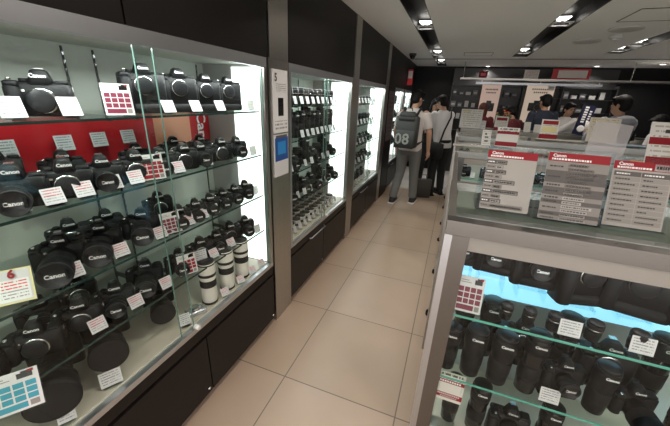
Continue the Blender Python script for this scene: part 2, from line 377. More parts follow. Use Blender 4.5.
# ------------------------------------------------------------------ wall display cabinets
def cabinet(a, b_, zs, deck, lab, doors, lit=True, banner=None, near_end_open=False, drawers=2):
    t = thing('display_cabinet', lab, 'display cabinet', (WX, (a + b_) / 2, 0), 0, 'lit display cabinets along the left wall')
    h = (b_ - a) / 2; D = -.43
    f = MB()
    f.box(-.03, -h, 1.735, .0, h, 1.785, ALU); f.box(-.03, -h, deck - .035, 0, h, deck - .008, ALU)
    f.box(-.03, -h, deck - .008, 0, -h + .028, 1.735, ALU); f.box(-.03, h - .028, deck - .008, 0, h, 1.735, STEEL)
    f.build('frame', t)
    MB().box(D - .01, -h, 1.75, -.03, h, 1.77, CASEIN).build('top_board', t)
    MB().box(D - .02, -h, deck - .03, D, h, 1.75, CASEIN).build('back_panel', t)
    MB().box(D, h - .016, deck, -.03, h - .002, 1.75, CASEEND).build('end_panel', t); MB().box(D, -h + .002, deck, -.03, -h + .016, 1.75, CASEEND).build('end_panel', t)
    if lit:
        MB().box(-.22, h - .024, deck + .002, -.04, h - .017, 1.735, LITP).build('light_panel', t)
    MB().box(D, -h + .017, deck - .03, -.03, h - .03, deck, DECK).build('deck', t)
    for z in zs:
        g = MB().box(D + .02, -h + .02, z - .008, -.045, h - .026, z, GSH)
        s_ = g.build('glass_shelf', t)
        MB().box(-.045, -h + .02, z - .008, -.042, h - .026, z, GEDGE).build('edge', s_)
    ys = [.86 - (a + b_) / 2, .975 - (a + b_) / 2, 1.545 - (a + b_) / 2] if a < 0 else [-.1, .3]
    for y in ys:
        m = MB(); m.box(D, y - .0028, deck, D + .006, y + .0028, 1.74, STD)
        zz = deck + .02
        while zz < 1.73: m.box(D + .006, y - .003, zz, D + .0075, y + .003, zz + .012, CHR); zz += .03
        m.build('slotted_standard', t)
        for z in zs: MB().box(D + .007, y - .003, z - .03, D + .2, y + .003, z - .0085, STD).build('shelf_bracket', t)
    for i, (c0, c1, x) in enumerate(doors):
        d = MB().box(x - .005, c0 - (a + b_) / 2, deck - .006, x, c1 - (a + b_) / 2, 1.735, GLS).build('glass_door', t)
        for ye in (c0, c1 - .002): MB().box(x - .0052, ye - (a + b_) / 2, deck - .005, x + .0005, ye + .002 - (a + b_) / 2, 1.733, mat('glass_rim', (.14, .24, .21), .2)).build('polished_rim', d)
    # plinth with drawers
    MB().box(D - .02, -h, .045, -.02, h, deck - .035, PANELB).build('base_unit', t)
    MB().box(D, -h, 0, -.06, h, .045, STD).build('toe_kick', t)
    MB().box(-.02, -h, deck - .10, -.006, h, deck - .036, PANELB).build('fascia', t)
    w_ = 2 * h / drawers
    for k in range(drawers):
        y = -h + k * w_
        if a > 0 and k == 0: m_ = MB(); m_.tube([(.0, y + w_ * .5, deck - .09), (.018, y + w_ * .52, deck - .09), (.018, y + w_ * .98, deck - .09), (.0, y + w_, deck - .09)], .006, ALU); m_.build('handle', t)
        d = MB().box(-.02, y + .004, .05, -.002, y + w_ - .004, deck - .115, PANELB).build('cupboard_door', t)
        MB().lathe([(.009, 0), (.009, .008), (.006, .011)], CHR, T(-.002, y + w_ - .03, .085) @ RY(PI / 2), 14).build('lock', d)
    MB().lathe([(.013, 0), (.013, .02), (.010, .026)], mat('lock_white', (.75, .75, .72), .3), T(.0, (doors[0][1] - (a + b_) / 2) - .0, deck + .008) @ RY(PI / 2), 18).build('door_lock', t)
    return t
Z1 = (1.505, 1.255, 1.0, .76); DK = .52
cab1 = cabinet(-.35, 1.615, Z1, DK, 'nearest and largest lit glass cabinet with cameras on five levels', [(-.32, .90, -.006), (.83, 1.585, -.014)], drawers=3)
# move the locks of this cabinet: the photo shows one knob near the glass join
Z2 = (1.53, 1.285, 1.05, .81)
cab2 = cabinet(1.87, 3.19, Z2, .53, 'middle lit glass cabinet of upright lenses between two steel pillars', [(1.90, 2.55, -.006), (2.5, 3.16, -.014)])
cab3 = cabinet(3.41, 4.765, Z2, .53, 'third lit glass cabinet beyond the second steel pillar', [(3.44, 4.12, -.006), (4.07, 4.735, -.014)])
cab4 = cabinet(5.56, 6.42, Z2, .53, 'small lit cabinet just behind the man with the backpack', [(5.59, 6.02, -.006), (5.97, 6.39, -.014)])
cab5 = cabinet(6.62, 7.5, Z2, .53, 'farthest lit cabinet at the back of the aisle', [(6.65, 7.08, -.006), (7.03, 7.47, -.014)])
# banner behind the second shelf
t = thing('wall_banner', 'long glossy red banner with vertical white brand lettering inside the nearest cabinet', 'banner', (-1.449, .7, 1.2))
MB().box(0, -.95, .058, .004, .895, .285, REDB).build('red_sheet', t)
MB().box(.004, .50, .06, .006, .74, .283, ORNG).build('orange_picture', t, None)
lettering('Canon', .098, t, (.008, .825, .155), .002, INK, RZ(PI / 2) @ RX(PI / 2) @ RZ(-PI / 2))
t = thing('wall_banner', 'short red and orange banner among lenses in the middle cabinet', 'banner', (-1.35, 2.22, 1.40))
MB().box(0, -.2, 0, .004, .28, .11, REDB).build('red_sheet', t); MB().box(.004, -.2, 0, .0055, .0, .11, ORNG).build('orange_picture', t)

# dark poster column beyond the third cabinet
t = thing('poster_column', 'dark column with a tall poster and red foot strip beyond the third cabinet', 'display column', (-1.22, 5.25, 0))
MB().box(-.2, -.25, 0, .2, .25, 1.785, PANEL).build('column', t)
PP = printmat('poster_dim', (.17, .12, .12), (.05, .05, .05), 12, 10, thick=.5)
m = MB(); facing_x(m, -.22, .95, .22, 1.72, .202, PP); m.quad([(-.17, -.252, .95), (.19, -.252, .95), (.19, -.252, 1.72), (-.17, -.252, 1.72)], PP)
m.box(-.18, -.256, .86, .195, -.2505, .94, RED); m.build('poster', t)
# hanging tag and security camera
p = at(411, 78, 1, 6.6); t = thing('hanging_tag', 'small red and white tag hanging at the far end of the left wall', 'sign', (-.96, 6.6, 1.87))
MB().box(-.05, -.004, 0, .05, 0, .28, REDB).build('tag_board', t); MB().box(-.04, -.006, .12, .04, -.0045, .25, PAPER).build('white_label', t); MB().tube([(0, 0, .28), (0, 0, CEIL - 1.87)], .003, CHR).build('cord', t)
t = thing('security_camera', 'small dome security camera with a red light on the ceiling', 'security camera', (-.86, 5.9, CEIL))
MB().lathe([(.06, 0), (.06, -.03), (.05, -.035)], STD, None, 20).build('base', t); MB().lathe([(.048, -.035), (.042, -.06), (.025, -.078), (.004, -.084)], BLKS, None, 20).build('dome', t)
MB().lathe([(.008, 0), (.006, -.004)], mat('led_red', (1, .1, .05), .4, emit=(1, .08, .03), es=4), T(0, -.058, -.02) @ RX(PI / 2), 10).build('indicator_light', t)

# ------------------------------------------------------------------ camera models (front faces local -Y, origin at base centre)
def lens_lathe(m, prof, matl, x, z, y0):
    """profile h measured forward (-Y) from y0"""
    return m.lathe(prof, matl, T(x, y0, z) @ RX(PI / 2), 28)
def make_slr(name='digital_camera', w=.14, h=.088, d=.052, lens=(.037, .085), grip2=False, ring=None, cap=True, white=False, label='', capless=False):
    t = thing(name, label, 'camera')
    hb = h + (.055 if grip2 else 0); zc = hb - h * .5 if grip2 else h * .47
    m = MB(); m.rbox((0, 0, hb / 2), (w, d, hb), .014, BLK)
    m.rbox((w * .36, 0, hb + .001), (w * .22, d * .72, .012), .006, BLK); m.build('body', t)
    g = MB(); g.rbox((-w * .40, -d * .55, hb * .47), (w * .24, d * .75, hb * .88), .014, RUB); g.rbox((-w * .40, -d * .40, hb * .93), (w * .22, d * .8, .02), .009, BLK)
    if grip2: g.rbox((0, -.004, .018), (w * .98, d * 1.15, .036), .014, RUB)
    g.build('grip', t)
    p = MB(); p.rbox((.004, -.002, hb + .012), (w * .42, d * .95, .045), .012, BLK, taper=.62, ty=.8); p.box(-.006, .004, hb + .033, .014, .022, hb + .037, CHR)
    pr = p.build('viewfinder_hump', t)
    lettering('Canon', .0135, pr, (.004, -d * .455 - .0035, hb + .017), .0004)
    dl = MB().lathe([(.011, 0), (.011, .010), (.009, .012)], RUB, T(-w * .24, 0, hb - .002), 16); dl.build('mode_dial', t)
    MB().lathe([(.006, 0), (.005, .006)], CHR, T(-w * .40, -d * .65, hb + .005), 12).build('shutter_button', t)
    for sx in (-1, 1): MB().box(sx * (w / 2) - .003, -.004, hb - .02, sx * (w / 2) + .003, .004, hb - .008, CHR).build('strap_lug', t)
    MB().box(-w * .30, -d / 2 - .0012, hb - .024, -w * .22, -d / 2 - .0002, hb - .018, CHR).build('badge', t)
    MB().box(-w * .36, d / 2, .016, w * .2, d / 2 + .003, hb * .78, BLKS).build('rear_screen', t)
    if lens:
        r, ln = lens; y0 = -d / 2 + .002
        mt = WHL if white else BLK
        m = MB(); lens_lathe(m, [(r * .86, 0), (r * .86, ln * .25), (r * .93, ln * .28), (r * .93, ln * .62), (r, ln * .66), (r, ln * .97), (r * .96, ln)], mt, 0, zc, y0)
        lo = m.build('lens', t)
        m = MB(); k = 8
        for q in range(k):
            a = ln * (.33 + .26 * q / k); lens_lathe(m, [(r * .94, a), (r * .97, a + .001), (r * .97, a + ln * .02), (r * .94, a + ln * .021)], RUB, 0, zc, y0)
        m.build('focus_ring', lo)
        if ring: lens_lathe(MB(), [(r * .99, ln * .9), (r * 1.012, ln * .905), (r * 1.012, ln * .935), (r * .99, ln * .94)], ring, 0, zc, y0).build('coloured_ring', lo)
        if cap:
            m = MB(); lens_lathe(m, [(r * .965, ln - .002), (r * .965, ln + .006), (r * .93, ln + .008), (r * .9, ln + .0065), (.002, ln + .0065)], CAP, 0, zc, y0)
            for sx in (-1, 1): m.box(sx * r * .62 - .004, y0 - ln - .0105, zc - r * .35, sx * r * .62 + .004, y0 - ln - .0065, zc + r * .35, RUB)
            m.build('lens_cap', lo)
            lettering('Canon', r * .42, lo, (0, y0 - ln - .0072, zc), .0005)
        else:
            lens_lathe(MB(), [(r * .8, ln - .004), (r * .5, ln + .0015), (.002, ln + .003)], LGL, 0, zc, y0).build('front_glass', lo)
    else:
        m = MB(); lens_lathe(m, [(.034, 0), (.034, .004), (.030, .005)], CHR, 0, zc, -d / 2 + .001); m.build('lens_mount', t)
        m = MB(); lens_lathe(m, [(.031, .003), (.031, .010), (.028, .012), (.002, .012)], CAP, 0, zc, -d / 2); m.build('body_cap', t)
    return t
def make_tele(w=.16, r=.07, ln=.24, hood=True):
    t = thing('telephoto_camera', '', 'camera')
    zc = r + .055
    m = MB(); m.rbox((0, .03, zc), (w, .06, .15), .016, BLK); m.build('body', t)
    p = MB(); p.rbox((0, .028, zc + .085), (w * .42, .055, .04), .012, BLK, taper=.62, ty=.8); pr = p.build('viewfinder_hump', t)
    m = MB(); lens_lathe(m, [(r * .5, 0), (r * .52, ln * .22), (r * .66, ln * .3), (r * .68, ln * .5), (r * .86, ln * .6), (r * .88, ln * .7), (r * 1.0, ln * .74), (r, ln * .97), (r * .93, ln)], BLK, 0, zc, .002)
    lo = m.build('lens', t)
    for a in (.36, .40, .44, .62, .66): lens_lathe(MB(), [(r * (.7 if a < .5 else .9), ln * a), (r * (.73 if a < .5 else .93), ln * (a + .004)), (r * (.73 if a < .5 else .93), ln * (a + .02)), (r * (.7 if a < .5 else .9), ln * (a + .024))], RUB, 0, zc, .002).build('grip_ring', lo)
    m = MB(); lens_lathe(m, [(r * 1.0, ln * .9), (r * 1.06, ln * .93), (r * 1.06, ln * 1.0), (r * .98, ln * 1.01), (r * .9, ln * .985), (r * .2, ln * .985), (.002, ln * .985)], RUB, 0, zc, .002)
    m.build('hood', lo)
    lens_lathe(MB(), [(r * .82, ln * .986), (r * .80, ln * 1.0), (r * .76, ln * .988)], BLKS, 0, zc, .002).build('inner_ring', lo)
    MB().box(-.018, -ln * .45, 0, .018, -ln * .2, zc - r * .5, BLK).build('tripod_foot', t)
    return t
def make_lens(name, r, h, body, bands, cat='lens', captop=True, flare=1.0):
    """a lens standing upright"""
    t = thing(name, '', cat)
    m = MB().lathe([(r * .85, 0), (r * .88, h * .12), (r * .92, h * .2), (r * .92, h * .62), (r * flare, h * .68), (r * flare, h * .97), (r * .95, h)], body, None, 24); m.build('barrel', t)
    for z0, z1, mt, k in bands: MB().lathe([(r * k * .985, h * z0), (r * k, h * z0 + .001), (r * k, h * z1 - .001), (r * k * .985, h * z1)], mt, None, 24).build('band', t)
    if captop:
        MB().lathe([(r * .93 * flare, h), (r * .93 * flare, h + .007), (r * .88, h + .009), (.002, h + .009)], CAP, None, 24).build('lens_cap', t)
    return t
A_PRO = make_slr(grip2=True, w=.155, lens=None)
A_PRO2 = make_slr(grip2=True, w=.15, lens=(.037, .06), cap=True)
A_ZOOM = make_slr(lens=(.041, .10))
A_ZOOM2 = make_slr(lens=(.036, .085), w=.135)
A_SHORT = make_slr(lens=(.033, .055), w=.128, h=.08)
A_BODY = make_slr(lens=None, w=.135)
A_SMALL = make_slr(lens=(.030, .05), w=.115, h=.072, d=.045)
A_BIG = make_slr(lens=(.047, .13), w=.145)
TELE = make_tele()
TELE2 = make_tele(.15, .052, .2)
LW = make_lens('white_telephoto_lens', .042, .235, WHL, [(.02, .07, BLK, .92), (.44, .60, RUB, .95), (.61, .625, WHL, .97), (.69, .76, RUB, 1.01), (.955, .985, BLK, 1.01)])
LB = make_lens('camera_lens', .034, .085, BLK, [(.3, .55, RUB, .96), (.7, .76, CHR, 1.005)])
LB2 = make_lens('camera_lens', .036, .125, BLKS, [(.28, .5, RUB, .96), (.74, .92, RUB, 1.02)])
LB3 = make_lens('camera_lens', .038, .19, BLK, [(.26, .52, RUB, .96), (.72, .93, RUB, 1.03)])
LB4 = make_lens('camera_lens', .04, .25, BLKS, [(.26, .50, RUB, .97), (.74, .93, RUB, 1.03)])
LG = make_lens('grey_lens', .031, .055, mat('lens_pale', (.5, .5, .47), .35), [(.3, .6, BLK, .96)])
for q, r_ in ((LB3, .038), (LB4, .04)): lettering('Canon', .014, q, (0, -r_ * 1.04, (.91 * (.19 if q is LB3 else .25))), .0006)

# ------------------------------------------------------------------ cards and signs (front faces local -Y)
def sheet(m, w_, h, mt, tilt=0, y=0, z=0, x=0, th=.0015, back=PAPER):
    M = T(x, y, z) @ RX(-tilt)
    m.box(-w_ / 2, 0, 0, w_ / 2, th, h, back, M)
    ps = [M @ Vector(q) for q in ((-w_ / 2, -.0003, 0), (w_ / 2, -.0003, 0), (w_ / 2, -.0003, h), (-w_ / 2, -.0003, h))]
    m.quad([tuple(q) for q in ps], mt); return M
def marks(m, M, w_, h, lst):
    for u0, v0, u1, v1, mt in lst:
        ps = [M @ Vector(q) for q in ((w_ * (u0 - .5), -.0007, h * v0), (w_ * (u1 - .5), -.0007, h * v0), (w_ * (u1 - .5), -.0007, h * v1), (w_ * (u0 - .5), -.0007, h * v1))]
        m.quad([tuple(q) for q in ps], mt)
def make_card(w_=.052, h=.050, mt=PRC, tilt=.45, lift=.008):
    t = thing('price_card', '', 'price card')
    m = MB(); sheet(m, w_, h, mt, tilt, 0, lift); m.build('card', t)
    m = MB(); M = T(0, .002, lift - .004) @ RX(-tilt); m.box(-w_ / 2 - .001, 0, 0, w_ / 2 + .001, .0015, h * .9, ACR, M); m.box(-w_ * .4, -.008, 0, w_ * .4, h * .55, .002, ACR); m.box(-w_ * .4, -.001, .002, w_ * .4, .001, lift, ACR); m.build('acrylic_stand', t)
    return t
CARD = make_card(); CARDV = make_card(.05, .055, PRV); CARDB = make_card(.045, .05, PRB, .2); CARDS = make_card(.03, .042, PRV, .3); CARDT = make_card(.07, .062, PRV, .2); CARDH = make_card(.06, .058, PRV, .2, .105)
def grid_sign(name, w_, h, tile, label, cat='sign', tilt=.25, head=True, frame=None):
    t = thing(name, label, cat)
    m = MB(); M = sheet(m, w_, h, PAPER, tilt, 0, .004); L_ = []
    for r_ in range(3):
        for c_ in range(4): L_.append((.07 + c_ * .225, .24 + r_ * .165, .07 + c_ * .225 + .19, .24 + r_ * .165 + .135, tile))
    L_.append((.07, .06, .72, .20, tile)); L_.append((.76, .06, .93, .20, GREY2))
    marks(m, M, w_, h, L_); m.build('printed_sheet', t)
    m = MB(); marks(m, M @ T(0, -.0004, 0), w_, h, [(.62, .80, .9, .93, BLKS), (.70, .93, .82, .97, BLKS), (.10, .88, .4, .9, GREY2), (.10, .82, .5, .84, GREY2), (.82, .92, .93, .98, RED)]); m.build('camera_picture', t)
    m = MB(); m.box(-w_ / 2 - .002, .002, 0, w_ / 2 + .002, .004, h + .004, ACR, RX(-tilt)); m.box(-w_ / 2, -.006, 0, w_ / 2, .05, .003, ACR); m.build('acrylic_stand', t)
    return t
# ------------------------------------------------------------------ goods in the nearest cabinet
LEV = ['top shelf', 'second shelf', 'third shelf', 'lowest shelf', 'floor']
def yaw(deg): return math.radians(deg)      # 90 faces the aisle, 0 faces the viewer
G1 = 'cameras in the nearest cabinet'
# (prototype, x, y, yaw, scale)  per level, nearest first
look = {id(A_PRO): 'tall black camera body with a body cap', id(A_PRO2): 'tall black camera with a stubby capped lens', id(A_ZOOM): 'black camera with a wide capped zoom', id(A_ZOOM2): 'black camera with a slim capped zoom',
        id(A_SHORT): 'compact black camera with a short capped lens', id(A_BODY): 'black camera body without a lens', id(A_SMALL): 'small black camera with a tiny lens', id(A_BIG): 'black camera with an extra wide capped lens', id(TELE): 'camera with a huge hooded black telephoto lens', id(TELE2): 'camera with a long slimmer hooded telephoto lens'}
rows = {
 0: [(A_PRO, -1.22, .40, 62, 1.0), (A_BODY, -1.22, .64, 50, 1.12), (A_PRO, -1.20, .975, 66, 1.06), (A_PRO, -1.20, 1.15, 66, 1.04), (A_PRO, -1.20, 1.315, 66, .98), (A_PRO, -1.20, 1.485, 66, .98)],
 1: [(A_SHORT, -1.17, .36, 66, 1.05), (A_ZOOM2, -1.17, .48, 62, 1.05), (A_BODY, -1.15, .60, 66, 1.05), (A_SHORT, -1.16, .72, 66, 1.05), (A_BODY, -1.15, .84, 66, 1.0), (A_SHORT, -1.16, .96, 66, 1.0), (A_BODY, -1.15, 1.08, 66, .98), (A_SHORT, -1.16, 1.19, 66, .98), (A_BODY, -1.15, 1.33, 66, .98), (A_SHORT, -1.15, 1.46, 66, .98)],
 2: [(A_BIG, -1.22, .565, 54, 1.0), (A_BIG, -1.22, .70, 52, .96), (A_ZOOM, -1.20, .86, 52, 1.0), (A_SMALL, -1.14, 1.00, 60, .98), (A_SMALL, -1.14, 1.10, 60, .98), (A_SMALL, -1.14, 1.20, 60, .98), (A_SMALL, -1.14, 1.30, 60, .98), (A_SMALL, -1.14, 1.40, 60, .98), (A_SMALL, -1.14, 1.50, 60, 1.0)],
 3: [(A_ZOOM2, -1.20, .27, 50, 1.0), (A_BODY, -1.17, .41, 50, 1.05), (A_BODY, -1.17, .54, 55, 1.05), (A_SHORT, -1.17, .67, 55, 1.05), (A_ZOOM, -1.21, .84, 50, 1.0), (A_SHORT, -1.17, .99, 58, 1.0), (A_BODY, -1.16, 1.12, 60, 1.02), (A_SHORT, -1.16, 1.24, 60, 1.0), (A_BODY, -1.16, 1.36, 60, 1.0), (A_SMALL, -1.15, 1.49, 60, 1.1)],
}
ZL = list(Z1) + [DK]
for lv, lst in rows.items():
    for i, (pr, x, y, a, sc) in enumerate(lst):
        put(pr, (x, y, ZL[lv]), yaw(a), look[id(pr)] + ', ' + NUM[i] + ' in front row, ' + LEV[lv] + ', nearest cabinet', G1 + ', ' + LEV[lv], sc)
back = {1: [(A_PRO2, .52), (A_BODY, .70), (A_SHORT, .99), (A_BODY, 1.20), (A_SHORT, 1.38)], 2: [(A_BODY, .66), (A_SHORT, .80), (A_BODY, 1.06)], 3: [(A_SHORT, .50), (A_BODY, .63)]}
for lv, lst in back.items():
    for i, (pr, y) in enumerate(lst):
        put(pr, (-1.335, y, ZL[lv]), yaw(68), look[id(pr)] + ', ' + NUM[i] + ' in back row, ' + LEV[lv] + ', nearest cabinet', G1 + ', back rows', 1.0 if pr is not A_PRO2 else .85)
# cabinet floor: telephotos and white lenses
put(TELE, (-1.27, .475, DK), yaw(60), 'camera with a huge hooded black lens, nearest on the cabinet floor', G1 + ', cabinet floor', 1.0)
put(TELE2, (-1.285, .665, DK), yaw(60), 'camera with a slimmer long hooded lens, second on the cabinet floor', G1 + ', cabinet floor', 1.18)
put(TELE2, (-1.28, .93, DK), yaw(56), 'camera with a long hooded lens on the cabinet floor before the white lenses', G1 + ', cabinet floor', .95)
for i, (y, h, s_) in enumerate(((1.09, 'nearest', 1.06), (1.235, 'middle', 1.06), (1.375, 'farthest', 1.06))):
    put(LW, (-1.10, y, DK), .3 * i, h + ' of three upright white telephoto lenses with black bands', 'white telephoto lenses on the cabinet floor', s_)
# a small silver compact lying in front of the lenses
t = thing('compact_camera', 'tiny silver compact camera lying flat before the nearest white lens', 'camera', (-1.10, .985, DK), yaw(60))
MB().rbox((0, 0, .014), (.1, .06, .028), .012, mat('compact_silver', (.5, .52, .56), .25, .8)).build('body', t)
MB().lathe([(.024, .028), (.024, .036), (.02, .038), (.002, .039)], CHR, None, 24).build('lens', t); MB().rbox((.0, -.018, .03), (.03, .014, .006), .003, BLKS).build('flash', t)

# price cards: pixel of the card's foot on its shelf edge -> y
def ycard(px, py, x=-1.085): return at(px, py, 0, x)[1]
cards = {
 0: [(16, 118), (74, 116), (171, 112), (198, 111), (222, 110)],
 1: [(22, 217), (58, 207), (88, 199), (117, 191), (139, 186), (181, 174), (209, 165)],
 2: [(78, 280), (124, 257), (163, 238), (178, 231), (191, 224), (205, 219), (216, 213), (228, 208)],
 3: [(102, 335), (140, 313), (169, 290), (216, 260), (233, 249)],
}
for lv, lst in cards.items():
    for i, (px, py) in enumerate(lst):
        y = ycard(px, py)
        put(CARD if not (lv == 0 and i < 2) else CARDV, (-1.085, y, ZL[lv] + .001), yaw(80), ('price card with red and grey print, ' if not (lv == 0 and i < 2) else 'price card with plain grey print, ') + NUM[i] + ' on ' + LEV[lv] + ' edge, nearest cabinet', 'price cards, ' + LEV[lv], 1.0 if lv or i > 1 else 1.05)
for i, (px, py, z) in enumerate(((238, 108, 0), (252, 108, 0), (250, 147, 1), (256, 188, 2), (252, 227, 3), (244, 238, 3))):
    put(CARDB, (-1.07 - .03 * (i % 2), 1.52 + .045 * (i % 2), ZL[z] + .001), yaw(75), ('nearer' if i % 2 == 0 else 'farther') + ' grey price card by the bright end panel, ' + LEV[z], 'backlit price cards by the bright panel', 1.0) if i != 5 else None
for i, (px, py) in enumerate(((15, 168), (75, 170), (106, 155), (134, 150))):
    p = at(px, py, 0, -1.39)
    t = put(CARDH, (-1.405, p.y, ZL[1] + .001), yaw(85), 'white card standing against the red banner, ' + NUM[i] + ' from the near end', 'cards against the red banner', 1.0)
for i, (px, py, w2) in enumerate(((116, 388, 'beside the second telephoto lens'), (70, 424, 'beneath the huge telephoto lens'), (197, 330, 'below the capped lens'))):
    p = at(px, py, 2, DK); put(CARDV if i else CARDT, (max(min(p.x, -1.07), -1.12), p.y, DK + .001), yaw(60), 'price card on the cabinet floor ' + w2, 'price cards on the cabinet floor', 1.0)
for i, y in enumerate((1.13, 1.27, 1.39, 1.49)):
    put(CARD, (-1.05, y + .03, DK + .001), yaw(70), 'small price card before the white lenses, ' + NUM[i] + ' from the near end', 'price cards before the white lenses', .9)
# grid signs
def gsign(px, py, x, z, w_, h, tile, lab, a=70, tilt=.25, nm='grid_sign'):
    p = at(px, py, 0, x); t = grid_sign(nm, w_, h, tile, lab, 'sign', tilt); t.location = (x, p.y, z + .001); t.rotation_euler = (0, 0, yaw(a)); t['group'] = 'illustrated grid signs'
    return t
gsign(121, 113, -1.09, ZL[0], .085, .105, MAG, 'purple-red grid sign with a camera picture on the top shelf of the nearest cabinet', 62)
gsign(155, 178, -1.09, ZL[1], .085, .10, RED, 'bright red grid sign leaning on the second shelf before the glass join', 66)
gsign(173, 229, -1.09, ZL[2], .080, .095, MAG, 'dark red grid sign on the third shelf right of the glass join', 70)
gsign(190, 276, -1.09, ZL[3], .085, .10, RED, 'red grid sign overlapping a yellow card on the lowest shelf', 66)
gsign(16, 410, -1.037, ZL[3] - .045, .12, .115, TEAL, 'large teal grid sign with a red camera top at the lower left corner', 55, .35)
p = at(205, 268, 0, -1.10); t = put(CARDT, (-1.12, p.y, ZL[3] + .001), yaw(66), 'pale yellow card behind the red grid sign on the lowest shelf', 'yellow cards', 1.0)
p = at(20, 318, 0, -1.09); t = thing('sale_card', 'yellow-bordered sale card with a red 6 on the third shelf at left', 'sign', (-1.10, p.y + .01, ZL[2] + .001), yaw(55))
m = MB(); M = sheet(m, .085, .10, YEL, .4, 0, .004); marks(m, M, .085, .10, [(.06, .05, .94, .96, PAPER)]); m.build('printed_sheet', t)
m = MB(); M2 = T(0, -.0015, .004) @ RX(-.4); SALE = printmat('sale_print', (.8, .8, .8), (.35, .3, .3), 7, 14, thick=.4, ink2=(.7, .05, .05), split=.5)
m.quad([tuple(M2 @ Vector(q)) for q in ((-.034, 0, .008), (.034, 0, .008), (.034, 0, .07), (-.034, 0, .07))], SALE); m.build('small_print', t)
lo = lettering('6', .034, t, (0, -.003, 0), .0012, RED); lo.rotation_euler = (-.4, 0, 0); lo.location = (0, .027, .084)

# ------------------------------------------------------------------ goods in the other wall cabinets
def row(protos, x, z, y0, y1, n, desc, where, grp, a=80, sc=1.0, jit=.0):
    for i in range(n):
        pr = protos[i % len(protos)]; y = y0 + (y1 - y0) * (i + .5) / n
        put(pr, (x, y, z), yaw(a + random.uniform(-8, 8)), desc + ', ' + NUM[i] + ' ' + where, grp, sc * random.uniform(.97, 1.03))
C2 = 'middle cabinet'
row([LB], -1.16, Z2[0], 1.95, 2.93, 11, 'short black capped lens standing', 'on top shelf, ' + C2, 'lenses on the top shelf, middle cabinet', 80, 1.3)
row([CARDS], -1.085, Z2[0] + .001, 1.93, 2.95, 10, 'small white price card', 'on top shelf, ' + C2, 'cards on the top shelf, middle cabinet', 80, 1.3)
row([LB3, LB4, LB3], -1.17, Z2[1] - .0, 1.95, 2.98, 10, 'tall black capped lens', 'on second shelf, ' + C2, 'lenses on the second shelf, middle cabinet', 80, 1.0)
row([CARDS], -1.085, Z2[1] + .001, 2.15, 2.93, 8, 'small white price card', 'on second shelf, ' + C2, 'cards on the second shelf, middle cabinet', 80, 1.3)
row([LB3, A_SHORT, LB2], -1.17, Z2[2], 1.95, 2.95, 8, 'black lens or camera displayed', 'on third shelf, ' + C2, 'goods on the third shelf, middle cabinet', 75, 1.12)
row([CARDS], -1.085, Z2[2] + .001, 1.95, 2.93, 8, 'small white price card', 'on third shelf, ' + C2, 'cards on the third shelf, middle cabinet', 80, 1.3)
row([A_ZOOM2, LB3, A_SHORT], -1.17, Z2[3], 1.97, 3.0, 7, 'black camera or lens displayed', 'on lowest shelf, ' + C2, 'goods on the lowest shelf, middle cabinet', 70, 1.15)
row([CARDS], -1.085, Z2[3] + .001, 1.95, 3.0, 9, 'small white price card', 'on lowest shelf, ' + C2, 'cards on the lowest shelf, middle cabinet', 80, 1.3)
for k in range(3):
    row([LG], -1.15 - .1 * k, .53, 1.95, 3.02, 11, 'small pale and black banded lens', 'in the ' + ('front', 'middle', 'back')[k] + ' row, floor of ' + C2, 'banded lenses on the cabinet floor', 80, 1.25)
row([CARDS], -1.085, .531, 1.93, 3.03, 12, 'small white price card', 'on floor of ' + C2, 'cards on the floor, middle cabinet', 80, 1.2)
C3 = 'third cabinet'
for lv, (prs, n) in enumerate((([LB], 7), ([LB2], 7), ([A_SHORT], 6), ([A_BODY, A_SMALL], 6))):
    nm = ('short black capped lens', 'black capped lens', 'compact black camera with a short lens', 'small black camera')[lv]
    row(prs, -1.17, Z2[lv], 3.48, 4.45, n, nm, 'on ' + LEV[lv] + ', ' + C3, 'goods on the ' + LEV[lv] + ', third cabinet', 75, 1.0)
    row([CARDS], -1.085, Z2[lv] + .001, 3.46, 4.5, 7, 'small white price card', 'on ' + LEV[lv] + ', ' + C3, 'cards on the ' + LEV[lv] + ', third cabinet', 80, 1.4)
row([CARDS], -1.085, .531, 3.46, 4.5, 8, 'small white price card', 'on floor of ' + C3, 'cards on the floor, third cabinet', 80, 1.4)
row([A_BODY], -1.2, .53, 3.5, 4.45, 5, 'black camera body', 'on floor of ' + C3, 'camera bodies on the floor, third cabinet', 80, 1.0)
for cb, (a, b_) in enumerate(((5.6, 6.35), (6.66, 7.4))):
    for lv in range(4):
        row([(LB2, A_SHORT)[lv % 2]], -1.15, Z2[lv], a, b_, 4, ('black capped lens', 'compact black camera')[lv % 2], 'on ' + LEV[lv] + ', ' + ('small fourth', 'farthest fifth')[cb] + ' cabinet', 'goods in the ' + ('fourth', 'fifth')[cb] + ' cabinet', 80, 1.1)

